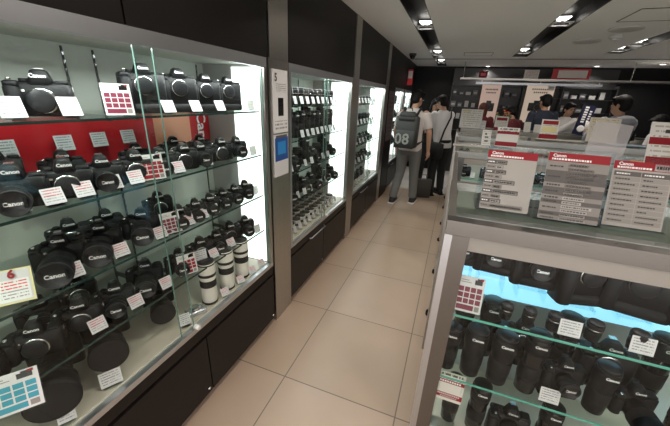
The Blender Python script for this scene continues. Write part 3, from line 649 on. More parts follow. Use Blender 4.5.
# ------------------------------------------------------------------ right-hand glass counters
def counter(x0, y0, x1, y1, lab, zt=1.2, shelves=((.795, .35), (.465, .35)), deck=.12, backlit=True, ledge=.055):
    t = thing('glass_counter', lab, 'counter', (x0, y0, 0), 0, 'glass showcase counters on the right'); W_ = x1 - x0; D = y1 - y0
    f = MB()
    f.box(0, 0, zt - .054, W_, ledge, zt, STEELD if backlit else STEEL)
    f.box(0, D - .04, zt - .04, W_, D, zt, STEEL); f.box(0, ledge, zt - .04, .03, D - .04, zt, STEEL); f.box(W_ - .03, ledge, zt - .04, W_, D - .04, zt, STEEL)
    f.build('top_rail', t)
    MB().box(.05, .004, zt - .109, W_ - .05, .03, zt - .055, mat('rail_cream', (.34, .32, .29), .4)).build('light_cover', t)
    for q in ((0, 0, .085, .05), (W_ - .085, 0, W_, .05), (0, D - .05, .03, D), (W_ - .03, D - .05, W_, D)):
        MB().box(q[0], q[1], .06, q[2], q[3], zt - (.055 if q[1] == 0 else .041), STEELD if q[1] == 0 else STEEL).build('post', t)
    if backlit: MB().box(-.001, -.003, .06, .026, .05, zt - .0545, ALU).build('corner_strip', t)
    MB().box(.012, .05, .06, .02, D - .05, zt - .041, GLS).build('side_glass', t)
    MB().box(.086, .012, deck, W_ - .086, .018, zt - .11, GLS).build('front_glass', t)
    MB().box(.031, ledge + .001, zt - .012, W_ - .031, D - .041, zt - .004, GLS).build('glass_top', t)
    MB().box(.02, .02, .06, W_ - .02, D - .02, deck, DECK).build('deck', t)
    for x in (.04, W_ - .04):
        for y in (.04, D - .04): MB().lathe([(.022, 0), (.022, .015), (.012, .02), (.012, .06)], RUB, T(x, y, 0), 14).build('foot', t)
    for z, dd in shelves:
        s_ = MB().box(.032, .026, z - .008, W_ - .032, .026 + dd, z, GSH).build('glass_shelf', t)
        MB().box(.032, .022, z - .008, W_ - .032, .026, z, GEDGEG).build('edge', s_)
    if backlit:
        MB().box(.032, .485, .64, W_ - .032, .489, .96, BLUEP).build('backlit_panel', t)
        MB().box(.032, .49, deck + .002, W_ - .032, .505, zt - .15, mat('counter_back', (.42, .46, .48), .5)).build('back_panel', t)
        MB().box(.032, .507, deck + .002, W_ - .032, D - .05, zt - .16, mat('cabinet_rear', (.25, .25, .25), .5)).build('rear_drawers', t)
    else: MB().box(.032, D - .06, deck + .002, W_ - .032, D - .05, zt - .1, CASEIN).build('back_panel', t)
    return t
counter(.03, 1.115, 2.3, 1.76, 'nearest glass counter with brushed steel frame holding three list signs')
counter(.04, 2.92, 3.3, 3.60, 'second glass counter behind the nearest one', shelves=((.96, .3), (.6, .3)), backlit=False, ledge=.04)
counter(.06, 4.30, 3.4, 4.90, 'third glass counter in the middle of the shop', shelves=((.9, .3),), backlit=False, ledge=.04)
counter(.10, 5.62, 3.6, 6.15, 'farthest glass counter, in front of the standing customers', shelves=((.9, .3),), backlit=False, ledge=.04)
# staff gates closing the gaps on the aisle side
for i, (y0, y1, nm) in enumerate(((1.775, 2.905, 'steel and glass side barrier between the nearest and second counters'), (3.615, 4.285, 'steel and glass side barrier between the second and third counters'), (4.915, 5.605, 'steel and glass side barrier between the third and farthest counters'))):
    t = thing('side_barrier', nm, 'barrier', (.05, y0, 0), 0, 'side barriers along the aisle'); Ln = y1 - y0
    m = MB(); m.box(-.012, 0, 1.15, .012, Ln, 1.19, STEEL); m.box(-.012, 0, .10, .012, Ln, .14, STEEL); m.box(-.012, 0, .14, .012, .03, 1.15, STEEL); m.box(-.012, Ln - .03, .14, .012, Ln, 1.15, STEEL); m.build('frame', t)
    MB().box(-.003, .03, .14, .003, Ln - .03, 1.15, GLS).build('glass', t)
    for y in (.05, Ln - .05) if i != 0 else (.4, Ln - .05): MB().lathe([(.03, 0), (.03, .03), (.012, .04), (.012, .10)], RUB, T(0, y, 0), 14).build('foot', t)

# list signs on the nearest counter
def list_sign(x, y, w_, h, rz, kind, label):
    t = thing('list_sign', label, 'sign', (x, y, 1.201), rz, 'list signs on the nearest counter'); tl = .30
    m = MB(); base = GREY2 if kind == 2 else mat('sign_warm_grey', (.37, .35, .325), .5, spec=.3) if kind == 1 else mat('sign_light_grey', (.37, .35, .325), .5, spec=.3)
    M = sheet(m, w_, h, base, tl, 0, .006); L_ = [(0, .875, 1, 1, RED)]
    if kind == 1:
        for i, (wd, k2) in enumerate(((.42, 0), (.36, 1), (.43, 0), (.36, 1), (.64, 0), (.40, 1), (.74, 0), (.40, 1), (.42, 0), (.88, 1))):
            v = .805 - i * .082; L_.append((0, v - .036, wd, v + .036, GREY2 if k2 else DGREY)); L_.append((.20, v - .026, wd - .02, v + .02, mat('sign_cell', (.42, .40, .38), .5)))
    elif kind == 2:
        v = .86
        for i, n_ in enumerate((2, 3, 1, 2, 1, 1, 2, 1, 1)):
            hh = .062 * n_; L_.append((0, v - hh + .004, 1, v, DGREY if i % 2 else GREY2))
            for q in range(n_):
                vv = v - .062 * q - .012; wd = (.32, .42, .36, .5, .44)[(i * 3 + q) % 5]
                L_.append((.36, vv - .042, .36 + wd, vv, mat('sign_outline', (.46, .44, .42), .5)))
            v -= hh
    else:
        for i in range(10):
            v = .845 - i * .08
            for u0, u1 in ((.03, .485), (.495, .97)): L_.append((u0, v - .072, u1, v, DGREY if i == 0 else mat('sign_cell2', (.27, .25, .23), .5)))
        L_.append((.68, .885, .93, .985, PAPER))
    marks(m, M, w_, h, L_)
    # small print on the cells
    M3 = M @ T(0, -.0008, 0); L2 = []; rnd = random.Random(kind)
    def dashes(u0, u1, v, mt, hh=.012):
        u = u0
        while u < u1 - .02:
            l_ = rnd.uniform(.015, .05); L2.append((u, v - hh, min(u + l_, u1), v + hh, mt)); u += l_ + .012
    if kind == 1:
        for i, wd in enumerate((.42, .36, .43, .36, .64, .40, .74, .40, .42, .88)): dashes(.03, .17, .805 - i * .082, INK if i % 2 == 0 else STD, .009); dashes(.23, wd - .04, .802 - i * .082, STD, .010)
    elif kind == 2:
        v = .86
        for i, n_ in enumerate((2, 3, 1, 2, 1, 1, 2, 1, 1)):
            dashes(.05, .28, v - .031 * n_, STD, .011)
            for q in range(n_): dashes(.38, .36 + (.32, .42, .36, .5, .44)[(i * 3 + q) % 5] - .02, v - .062 * q - .032, DGREY, .010)
            v -= .062 * n_
    else:
        for i in range(10):
            dashes(.07, .07 + rnd.uniform(.22, .36), .845 - i * .08 - .036, INK if i == 0 else STD, .010); dashes(.54, .54 + rnd.uniform(.15, .36), .845 - i * .08 - .036, INK if i == 0 else STD, .010)
        dashes(.71, .91, .935, STD, .022)
    dashes(.06, .72 if kind != 3 else .64, .905, INK, .014)
    marks(m, M3, w_, h, L2); m.build('printed_sheet', t)
    lo = lettering('Canon', .0155, t, tuple(M @ Vector((-w_ / 2 + .034, -.0018, h * .955))), .0004); lo.rotation_euler = (-tl, 0, 0)
    m = MB(); MA = T(0, .003, 0) @ RX(-tl); m.box(-w_ / 2 - .012, 0, 0, w_ / 2 + .012, .003, h + .022, ACR, MA)
    m.box(-w_ / 2 - .012, -.01, 0, w_ / 2 + .012, .14, .003, ACR); MB2 = T(0, .14, 0) @ RX(.12); m.box(-w_ / 2 - .012, -.003, 0, w_ / 2 + .012, 0, h * .6, ACR, MB2)
    m.build('acrylic_stand', t)
list_sign(.228, 1.30, .172, .232, 0, 1, 'red-headed list sign with short uneven grey rows, leftmost on the near counter')
list_sign(.438, 1.285, .188, .245, 0, 2, 'red-headed list sign with dark full-width rows, middle one on the near counter')
list_sign(.640, 1.315, .170, .232, 0, 3, 'red-headed two-column list sign, rightmost on the near counter')

# goods inside the nearest counter
GA = 'cameras and lenses in the nearest counter'
lk = {id(LB): 'short black capped lens', id(LB3): 'tall black lens', id(LB4): 'extra tall black lens', id(LB2): 'black lens', id(A_BIG): 'camera with extra wide lens', id(A_PRO2): 'tall camera with a stubby lens', id(A_ZOOM): 'camera with a wide capped zoom', id(A_SHORT): 'compact camera with a short lens', id(A_BODY): 'camera body without a lens', id(A_ZOOM2): 'camera with a slim zoom', id(TELE2): 'camera with a long hooded lens', id(A_PRO): 'tall camera body', id(TELE): 'camera with a huge hooded lens'}
def crow(lst, y, z, where, zs=0):
    for i, e in enumerate(lst):
        pr, x, a, sc = e[:4]; put(pr, (x, y + (e[4] if len(e) > 4 else 0), z), math.radians(a), lk[id(pr)] + ', ' + NUM[i] + ' from left ' + where, GA, sc)
crow([(LB, .31, 0, .7), (LB, .39, 0, .7), (LB, .475, 0, .75), (LB, .60, 0, .8), (LB, .73, 0, .8), (LB, .86, 0, .85), (LB, .97, 0, .85), (LB, 1.10, 0, .9)], 1.20, .795, 'in front row, upper shelf, near counter')
crow([(LB3, .135, 0, 1.1), (LB3, .235, 0, 1.2), (LB3, .345, 0, 1.22), (LB4, .455, 0, 1.1), (A_PRO2, .575, 8, 1.0, .03), (LB3, .70, 0, 1.1), (A_BIG, .83, 6, 1.05, .05), (LB4, .96, 0, 1.0), (LB3, 1.07, 0, 1.1)], 1.215, .465, 'in front row, lower shelf, near counter')
crow([(LB4, .19, 0, 1.1), (LB4, .30, 0, 1.15), (A_PRO, .44, 0, 1.3), (LB4, .60, 0, 1.18), (A_PRO, .76, 0, 1.3), (LB4, .92, 0, 1.18)], 1.37, .465, 'in back row, lower shelf, near counter')
crow([(LB4, .20, 0, 1.0), (LB4, .315, 0, 1.05), (A_PRO2, .45, 0, 1.1), (LB4, .60, 0, 1.05), (A_PRO2, .76, 0, 1.1)], 1.24, .12, 'on floor of near counter')
# clear risers carrying the upper row of cameras
for i, (x, pr, sc, a, h) in enumerate(((.125, A_PRO2, .95, 5, .085), (.265, A_PRO2, 1.05, -5, .075), (.43, A_PRO2, 1.2, 0, .05), (.615, A_PRO, 1.45, 14, .015), (.80, A_PRO, 1.45, -12, .015), (.985, A_PRO, 1.4, 6, .02), (1.17, A_PRO, 1.2, 0, .07))):
    m = MB(); m.box(-.055, -.05, 0, -.051, .05, h, ACR); m.box(.051, -.05, 0, .055, .05, h, ACR); m.box(-.055, -.05, h, .055, .05, h + .004, ACR)
    o = m.build('display_riser', None, (x, 1.42, .795)); tag(o, 'clear acrylic riser under the ' + NUM[i] + ' raised camera in the near counter', 'display stand', 'acrylic risers in the near counter')
    put(pr, (x, 1.43, .795 + h + .004), math.radians(a), lk[id(pr)] + ', ' + NUM[i] + ' from left on clear risers, near counter', 'raised cameras in the near counter', sc)
for i, (px, py, y, z, rz) in enumerate(((566, 342, 1.165, .796, 0), (635, 365, 1.165, .796, 0), (547, 405, 1.16, .466, 0))):
    p = at(px, py, 1, y); put(CARDT, (p.x, y, z), rz, ('price card on the upper shelf edge of the near counter, left one', 'price card on the upper shelf edge of the near counter, right one', 'price card on the lower shelf edge of the near counter')[i], 'price cards in the near counter', 1.0)
t = grid_sign('grid_sign', .10, .150, MAG, 'dark red grid sign on the upper shelf at the left of the near counter'); t.location = (.165, 1.165, .796); t['group'] = 'illustrated grid signs'
t = thing('notice_card', 'white notice card with two red bars, lower left of the near counter', 'sign', (.172, 1.165, .30), 0)
PN5 = printmat('notice_card_print', (.74, .70, .66), (.1, .1, .1), 8, 12, v=(.74, .97), u=(.1, .9), thick=.6)
m = MB(); M = sheet(m, .115, .155, PN5, .1, 0, 0); marks(m, M, .115, .155, [(0, .62, 1, .74, RED), (0, .10, 1, .27, RED)]); 
marks(m, M @ T(0, -.0005, 0), .115, .155, [(.08 + .09 * k, .65, .14 + .09 * k, .71, INK) for k in range(9)] + [(.08 + .07 * k, .20, .12 + .07 * k, .245, INK) for k in range(12)] + [(.2 + .08 * k, .13, .24 + .08 * k, .165, INK) for k in range(8)]); m.build('printed_sheet', t)
m = MB(); m.box(-.05, .003, -.18, -.045, .006, .15, ACR); m.box(.045, .003, -.18, .05, .006, .15, ACR); m.box(-.06, -.005, -.18, .06, .05, -.177, ACR); m.build('acrylic_stand', t)

# goods in the second counter
for i in range(14):
    x = .14 + i * .21
    put((A_SHORT, A_BODY, A_ZOOM2)[i % 3], (x, 3.06, .96), math.radians(random.uniform(-15, 15)), lk[id((A_SHORT, A_BODY, A_ZOOM2)[i % 3])] + ', ' + NUM[i] + ' from the left in the second counter', 'cameras in the second counter', 1.0)
    put(CARDS, (x + .08, 2.965, .961), 0, 'tiny price card, ' + NUM[i] + ' from the left in the second counter', 'price cards in the second counter', 1.1)
for i in range(10):
    put((A_BODY, A_SHORT)[i % 2], (.2 + i * .3, 4.44, .9), 0, lk[id((A_BODY, A_SHORT)[i % 2])] + ', ' + NUM[i] + ' from the left in the third counter', 'cameras in the third counter', 1.1)
# ------------------------------------------------------------------ signs standing on the counters
def stand_sign(px, py, y, z, w_, h, mt, lst, label, tilt=.2, rz=0, txt=None, nm='price_sign', grp='signs standing on the rear counters'):
    p = at(px, py, 1, y); t = thing(nm, label, 'sign', (p.x, y, z), rz, grp)
    m = MB(); M = sheet(m, w_, h, mt, tilt, 0, .004); marks(m, M, w_, h, lst); m.build('printed_sheet', t)
    m = MB(); m.box(-w_ / 2 - .004, .002, 0, w_ / 2 + .004, .004, h + .006, ACR, RX(-tilt)); m.box(-w_ / 2, -.006, 0, w_ / 2, .05, .003, ACR); m.build('acrylic_stand', t)
    if txt:
        lo = lettering(txt, h * .3, t, tuple(M @ Vector((0, -.002, h * .55))), .001, RED); lo.rotation_euler = (-tilt, 0, 0)
    return t
ZT = 1.201
FROST = mat('frosted', (.62, .60, .62), .3); FROST.node_tree.nodes['Principled BSDF'].inputs['Alpha'].default_value = .38
NOT = printmat('notice_sheet', (.74, .73, .70), (.45, .42, .36), 9, 12, thick=.35)
NOTY = printmat('notice_sheet_yellow', (.70, .66, .58), (.5, .4, .2), 10, 12, thick=.35)
stand_sign(470, 125, 5.68, ZT, .33, .30, NOT, [(.1, .82, .42, .9, YEL)], 'large pale notice with a yellow line at the aisle end of the farthest counter')
stand_sign(482.5, 126, 5.68, ZT, .09, .13, PRV, [], 'tiny white card beside the large pale notice', .2, 0, None, 'price_card')
stand_sign(501, 125, 5.75, ZT, .19, .21, NOT, [(.0, .0, 1, .2, RED), (.1, .7, .9, .9, RED)], 'white sign with red print before the flower bouquet', .15)
stand_sign(506, 143, 3.45, ZT, .19, .185, PN5, [(0, .66, 1, .80, RED), (0, .05, 1, .27, RED)], 'white notice with two red bars on the second counter behind the leftmost list sign', .1, 0, None, 'notice_card')
stand_sign(486, 142, 3.45, ZT, .085, .15, NOT, [(.3, .7, .5, .8, STD), (.3, .5, .7, .58, STD), (.3, .25, .7, .33, STD)], 'narrow white tag with dark dots left of the two-bar notice', .2, .2, None, 'price_card')
stand_sign(549, 132, 4.78, ZT, .20, .235, NOT, [(0, 0, 1, .22, RED), (.08, .74, .92, .94, RED), (.1, .34, .9, .62, YEL)], 'white and red sale sign on the third counter before the person in dark blue', .15)
stand_sign(528, 126, 5.68, ZT, .10, .15, NOT, [], 'small white card left of the sale sign, on the farthest counter', .2, .3, None, 'price_card')
stand_sign(538, 126, 5.68, ZT, .09, .12, NOT, [], 'small white card right of centre on the farthest counter', .2, 0, None, 'price_card')
stand_sign(603, 133, 4.75, ZT, .31, .29, NOTY, [(.1, .84, .5, .92, YEL)], 'yellowish notice sheet on the third counter beside the grey-hooded person', .15)
p = at(602, 160, 1, 2.98)
t = thing('clear_sign', 'large empty translucent white sign leaning on the second counter', 'sign', (p.x, 3.0, ZT), -.1)
m = MB(); M = T(0, 0, 0) @ RX(-.45) @ RY(.14); m.box(-.12, 0, 0, .12, .003, .33, FROST, M); m.box(-.12, -.02, 0, .14, .10, .003, ACR); m.build('panel', t)
stand_sign(672, 158, 3.0, ZT, .30, .33, NOT, [(.02, .02, .98, .22, RED), (.02, .5, .98, .66, RED), (.3, .76, .8, .84, STD)], 'white sign with two broad red bars at the right edge of the picture', .3)
p = at(662, 160, 1, 2.96); o = MB().rbox((0, 0, .012), (.13, .06, .022), .008, mat('tray_orange', (.5, .22, .08), .35)).build('orange_tray', None, (p.x - .05, 3.10, ZT)); tag(o, 'small orange-brown tray on the second counter by the right edge', 'tray')
# flat things lying on the counters: price mats and trays
for i, (px, py, w_, d, c_, nm) in enumerate(((470, 143, .32, .12, 'sign_warm_grey', 'cream mat at the aisle end of the second counter'), (575, 146, .5, .1, 'sign_warm_grey', 'pale mat in the middle of the second counter'), (640, 138, .6, .14, 'mat_blue', 'pale blue mat toward the right of the third counter'), (560, 136, .5, .12, 'sign_light_grey', 'long grey mat in the middle of the third counter'))):
    y = 3.48 if i < 2 else 4.62; p = at(px, py, 1, y)
    o = MB().rbox((0, 0, .005), (w_, d, .01), .004, mat(c_, (.35, .48, .6), .4)).build('counter_mat', None, (p.x, y if i > 1 else 3.3, ZT)); tag(o, nm, 'mat', 'mats on the counters')
# flower bouquet
p = at(503, 113, 1, 5.95); t = thing('flower_bouquet', 'small bouquet of orange and red flowers with green leaves on the farthest counter', 'flowers', (p.x + .02, 5.95, ZT))
MB().lathe([(.04, 0), (.05, .06), (.04, .12)], GLS, None, 20).build('vase', t)
rnd = random.Random(2); lf = MB()
GRN = mat('leaf_green', (.08, .16, .04), .5)
for i in range(26):
    a = rnd.uniform(0, 2 * PI); r = rnd.uniform(.03, .15); z = .14 + rnd.uniform(0, .14); x, y = r * math.cos(a), r * math.sin(a)
    lf.add([(x * .3, y * .3, .1), (x - .02 * math.sin(a), y + .02 * math.cos(a), z * .8), (x, y, z), (x + .02 * math.sin(a), y - .02 * math.cos(a), z * .8)], [(0, 1, 2, 3)], GRN)
lf.build('leaves', t)
for i in range(13):
    a = rnd.uniform(0, 2 * PI); r = rnd.uniform(.0, .12); z = .22 + rnd.uniform(-.05, .07); mt = mat(('petal_orange', 'petal_red', 'petal_white')[i % 3], ((.8, .2, .03), (.6, .03, .03), (.7, .65, .6))[i % 3], .5); f = MB()
    for k in range(7):
        b_ = k * 2 * PI / 7; M = T(r * math.cos(a), r * math.sin(a), z) @ RZ(b_) @ RY(-.6)
        f.add([(0, 0, 0), (.02, -.012, .004), (.038, 0, .0), (.02, .012, .004)], [(0, 1, 2, 3)], mt, False, M)
    f.lathe([(.008, 0), (.006, .008)], YEL, T(r * math.cos(a), r * math.sin(a), z), 8); f.build('flower', t)

# ------------------------------------------------------------------ back wall
# hanging steel shelf and its upper display boards
t = thing('hanging_shelf', 'long brushed steel shelf hung from the ceiling in front of the back wall', 'shelf', (-.05, 7.0, 2.02))
MB().box(0, 0, 0, 3.75, .22, .03, STEEL).build('shelf_board', t)
MB().box(.3, .1, -.075, 2.35, .14, -.035, ALU).build('lower_rail', t)
for x in (.4, 1.4, 2.3): MB().box(x, .115, -.036, x + .01, .125, 0, ALU).build('hanger', t)
for x in (.05, 2.72, 3.6): MB().tube([(x, .1, .03), (x, .1, CEIL - 2.02)], .008, CHR).build('rod', t)
def board(px0, px1, py0, py1, y, mt, label, extra=None, th=.02, nm='display_board', cat='sign', zb=None):
    a = at(px0, py1, 1, y); b_ = at(px1, py0, 1, y); zb = a.z if zb is None else zb
    w_ = b_.x - a.x; h = b_.z - zb
    t = thing(nm, label, cat, ((a.x + b_.x) / 2, y, zb))
    m = MB(); m.box(-w_ / 2, 0, 0, w_ / 2, th, h, mt)
    m.quad([(-w_ / 2, -.001, 0), (w_ / 2, -.001, 0), (w_ / 2, -.001, h), (-w_ / 2, -.001, h)], mt); m.build('board', t)
    if extra: extra(t, w_, h)
    return t
ZS = 2.051
def redx(t, w_, h): MB().box(-w_ * .3, -.008, h * .3, w_ * .3, -.001, h * .7, mat('print_pinkred', (.7, .15, .18), .5)).build('label_strip', t)
board(478, 488, 71, 80, 7.05, RED, 'small red sign standing on the left of the hanging shelf', redx, zb=ZS)
PW = printmat('board_print', (.75, .68, .62), (.45, .35, .3), 6, 14)
board(523, 540, 70, 80, 7.05, PW, 'small cream sign standing on the hanging shelf', None, zb=ZS)
def redb(t, w_, h): MB().box(-.2, -.01, h * .15, w_ * .42, -.001, h * .85, PW).build('white_panel', t)
board(551, 592, 69, 80, 7.05, REDB, 'wide red sign with a cream panel on the hanging shelf', redb, zb=ZS)
# posters
def cam_poster(t, w_, h):
    k = h * .42
    m = MB(); m.rbox((0, 0, k), (w_ * .62, .01, h * .22), .02, BLKS); m.box(-w_ * .13, -.004, k + h * .10, w_ * .13, .004, k + h * .17, BLKS)
    m.lathe([(w_ * .17, .004), (w_ * .17, .012), (w_ * .145, .013)], STD, T(.02, 0, k) @ RX(PI / 2), 28); m.build('camera_picture', t)
    MB().lathe([(w_ * .14, .0135), (w_ * .12, .0145)], GREY2, T(.02, 0, k) @ RX(PI / 2), 28, False).build('lens_picture', t)
    m = MB(); rnd = random.Random(5)
    for r_, z in enumerate((.86, .78)):
        for q in range(9 if r_ == 0 else 7):
            x = (q - 4 + (1 if r_ else 0)) * w_ * .075; m.box(x, -.003, h * z, x + w_ * .045, -.001, h * (z + .04), DGREY)
    m.build('heading', t)
POST = mat('poster_pink', (.50, .36, .30), .45, emit=(.50, .36, .30), es=.55); POST2 = mat('poster_tan', (.56, .45, .36), .45, emit=(.56, .45, .36), es=.55)   # plain posters, glow added to brighten them on the dark wall
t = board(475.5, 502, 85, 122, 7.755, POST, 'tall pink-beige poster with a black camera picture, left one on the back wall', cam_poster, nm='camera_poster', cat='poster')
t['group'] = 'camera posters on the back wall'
def p2x(t, w_, h):
    cam_poster(t, w_, h); MB().box(.0, -.006, h * .17, w_ * .45, -.001, h * .28, RED).build('red_strip', t); MB().box(w_ * .25, -.006, h * .86, w_ * .48, -.001, h * .98, PAPER).build('corner_label', t)
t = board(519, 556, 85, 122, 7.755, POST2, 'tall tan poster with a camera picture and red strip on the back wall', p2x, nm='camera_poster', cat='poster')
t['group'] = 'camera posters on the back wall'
# slat wall shelves with small boxed goods
t = thing('wall_shelving', 'black wall shelving behind the posters on the back wall', 'shelving', (-.2, 7.78, 0))
m = MB(); 
for z in (1.0, 1.25, 1.5, 1.75, 1.95): m.box(0, 0, z - .012, 3.0, .2, z, mat('shelf_black', (.03, .03, .032), .35))
m.build('shelf_boards', t)
MB().box(0, .2, 0.0, 3.0, .215, 2.3, mat('shelf_black')).build('back_board', t)
for x in (0, .72, 1.4, 2.1, 2.98): MB().box(x, .0, 0, x + .02, .2, 2.0, mat('shelf_black')).build('upright', t)
rnd = random.Random(9)
BXM = [mat('box_grey', (.16, .16, .17), .4), mat('box_white', (.45, .45, .45), .45), mat('box_dark', (.06, .06, .07), .4)]
for zi, z in enumerate((1.25, 1.5, 1.75)):
    for i, x in enumerate((-.12, .02, .16, .30, .92, 1.06, 1.98, 2.12, 2.26, 2.42, 2.58)):
        w_ = rnd.uniform(.07, .11); h = rnd.uniform(.06, .14); m = MB(); mt = BXM[rnd.randrange(3)]
        m.box(-w_ / 2, 0, 0, w_ / 2, .1, h, mt); m.box(-w_ * .35, -.001, h * .3, w_ * .35, 0, h * .6, BXM[1])
        o = m.build('product_box', None, (x, 7.80, z + .001)); tag(o, 'small boxed product, ' + NUM[i] + ' from the left on the ' + ('lower', 'middle', 'upper')[zi] + ' black wall shelf', 'box', 'boxed goods on the back wall shelves')
# blue banner box and white boxes near the customers
p = at(579, 126, 1, 6.0); t = thing('display_stand', 'leaning dark blue display panel with white lettering among the customers', 'sign', (p.x, 5.9, ZT), 0)
M = RY(.12) @ RX(-.1); m = MB(); m.box(-.08, 0, 0, .08, .05, .44, mat('panel_navy', (.006, .009, .045), .4), M); m.build('panel', t)
m = MB(); m.lathe([(.05, 0), (.05, .003), (.035, .003)], INK, M @ T(-.01, 0, .09) @ RX(PI / 2), 24)
for k in range(7): m.box(-.05, -.003, .18 + k * .035, -.005, -.001, .203 + k * .035, INK, M)
for k in range(5): m.box(.02, -.003, .2 + k * .035, .05, -.001, .22 + k * .035, INK, M)
m.build('emblem', t)
for i, (px, py, w_, h) in enumerate(((589, 127, .14, .2), (597, 118, .10, .12))):
    p = at(px, py, 1, 5.95); o = MB().rbox((0, 0, h / 2), (w_, .1, h), .004, mat('box_pale', (.6, .58, .56), .5)).build('white_box', None, (p.x, 5.95, ZT)); tag(o, ('larger' if i == 0 else 'smaller') + ' pale box standing right of the blue panel', 'box', 'pale boxes by the blue panel')

# ------------------------------------------------------------------ people
SKIN = mat('skin', (.48, .28, .19), .5)
HAIRB = mat('hair_black', (.009, .008, .008), .6, spec=.2, bump=(220, 1.0))
def chain(m, pts, rad, mt, n=14, flat=1.0):
    """tapered limb with rounded ends"""
    P = [Vector(p) for p in pts]; d0 = (P[0] - P[1]).normalized(); d1 = (P[-1] - P[-2]).normalized()
    pp = [P[0] + d0 * rad[0] * .9, P[0] + d0 * rad[0] * .6] + P + [P[-1] + d1 * rad[-1] * .6, P[-1] + d1 * rad[-1] * .9]
    rr = [rad[0] * .25, rad[0] * .75] + list(rad) + [rad[-1] * .75, rad[-1] * .25]
    m.tube(pp, rr, mt, n)
def ell(m, c_, r3, mt, M=None, n=18):
    rs = []
    for i in range(n // 2 + 1):
        a = -PI / 2 + PI * i / (n // 2); k = max(math.cos(a), .02)
        rs.append([(c_[0] + r3[0] * k * math.cos(2 * PI * j / n), c_[1] + r3[1] * k * math.sin(2 * PI * j / n), c_[2] + r3[2] * math.sin(a)) for j in range(n)])
    m.rings(rs, mt, True, True, M)
def fuse(m, name, parent, mt, vox=.009, sm=4):
    """one continuous surface out of overlapping volumes"""
    o = m.build(name)
    md = o.modifiers.new('r', 'REMESH'); md.mode = 'VOXEL'; md.voxel_size = vox; md.use_smooth_shade = True
    s_ = o.modifiers.new('s', 'SMOOTH'); s_.factor = .5; s_.iterations = sm
    bpy.context.view_layer.update()
    me = bpy.data.meshes.new_from_object(o.evaluated_get(bpy.context.evaluated_depsgraph_get()))
    bpy.data.objects.remove(o); me.materials.clear(); me.materials.append(mt); me.name = name
    r = bpy.data.objects.new(name, me); COL.objects.link(r); r.parent = parent; return r
def torso(m, zs, mt, M=None, lean=None, n=20):
    """zs: (z, halfwidth, halfdepth, yoff, xoff)"""
    rs = [[(xo + hw * math.copysign(abs(math.cos(2 * PI * j / n)) ** .8, math.cos(2 * PI * j / n)), yo + hd * math.copysign(abs(math.sin(2 * PI * j / n)) ** .8, math.sin(2 * PI * j / n)), z) for j in range(n)] for z, hw, hd, yo, xo in zs]
    m.rings(rs, mt, True, True, M)
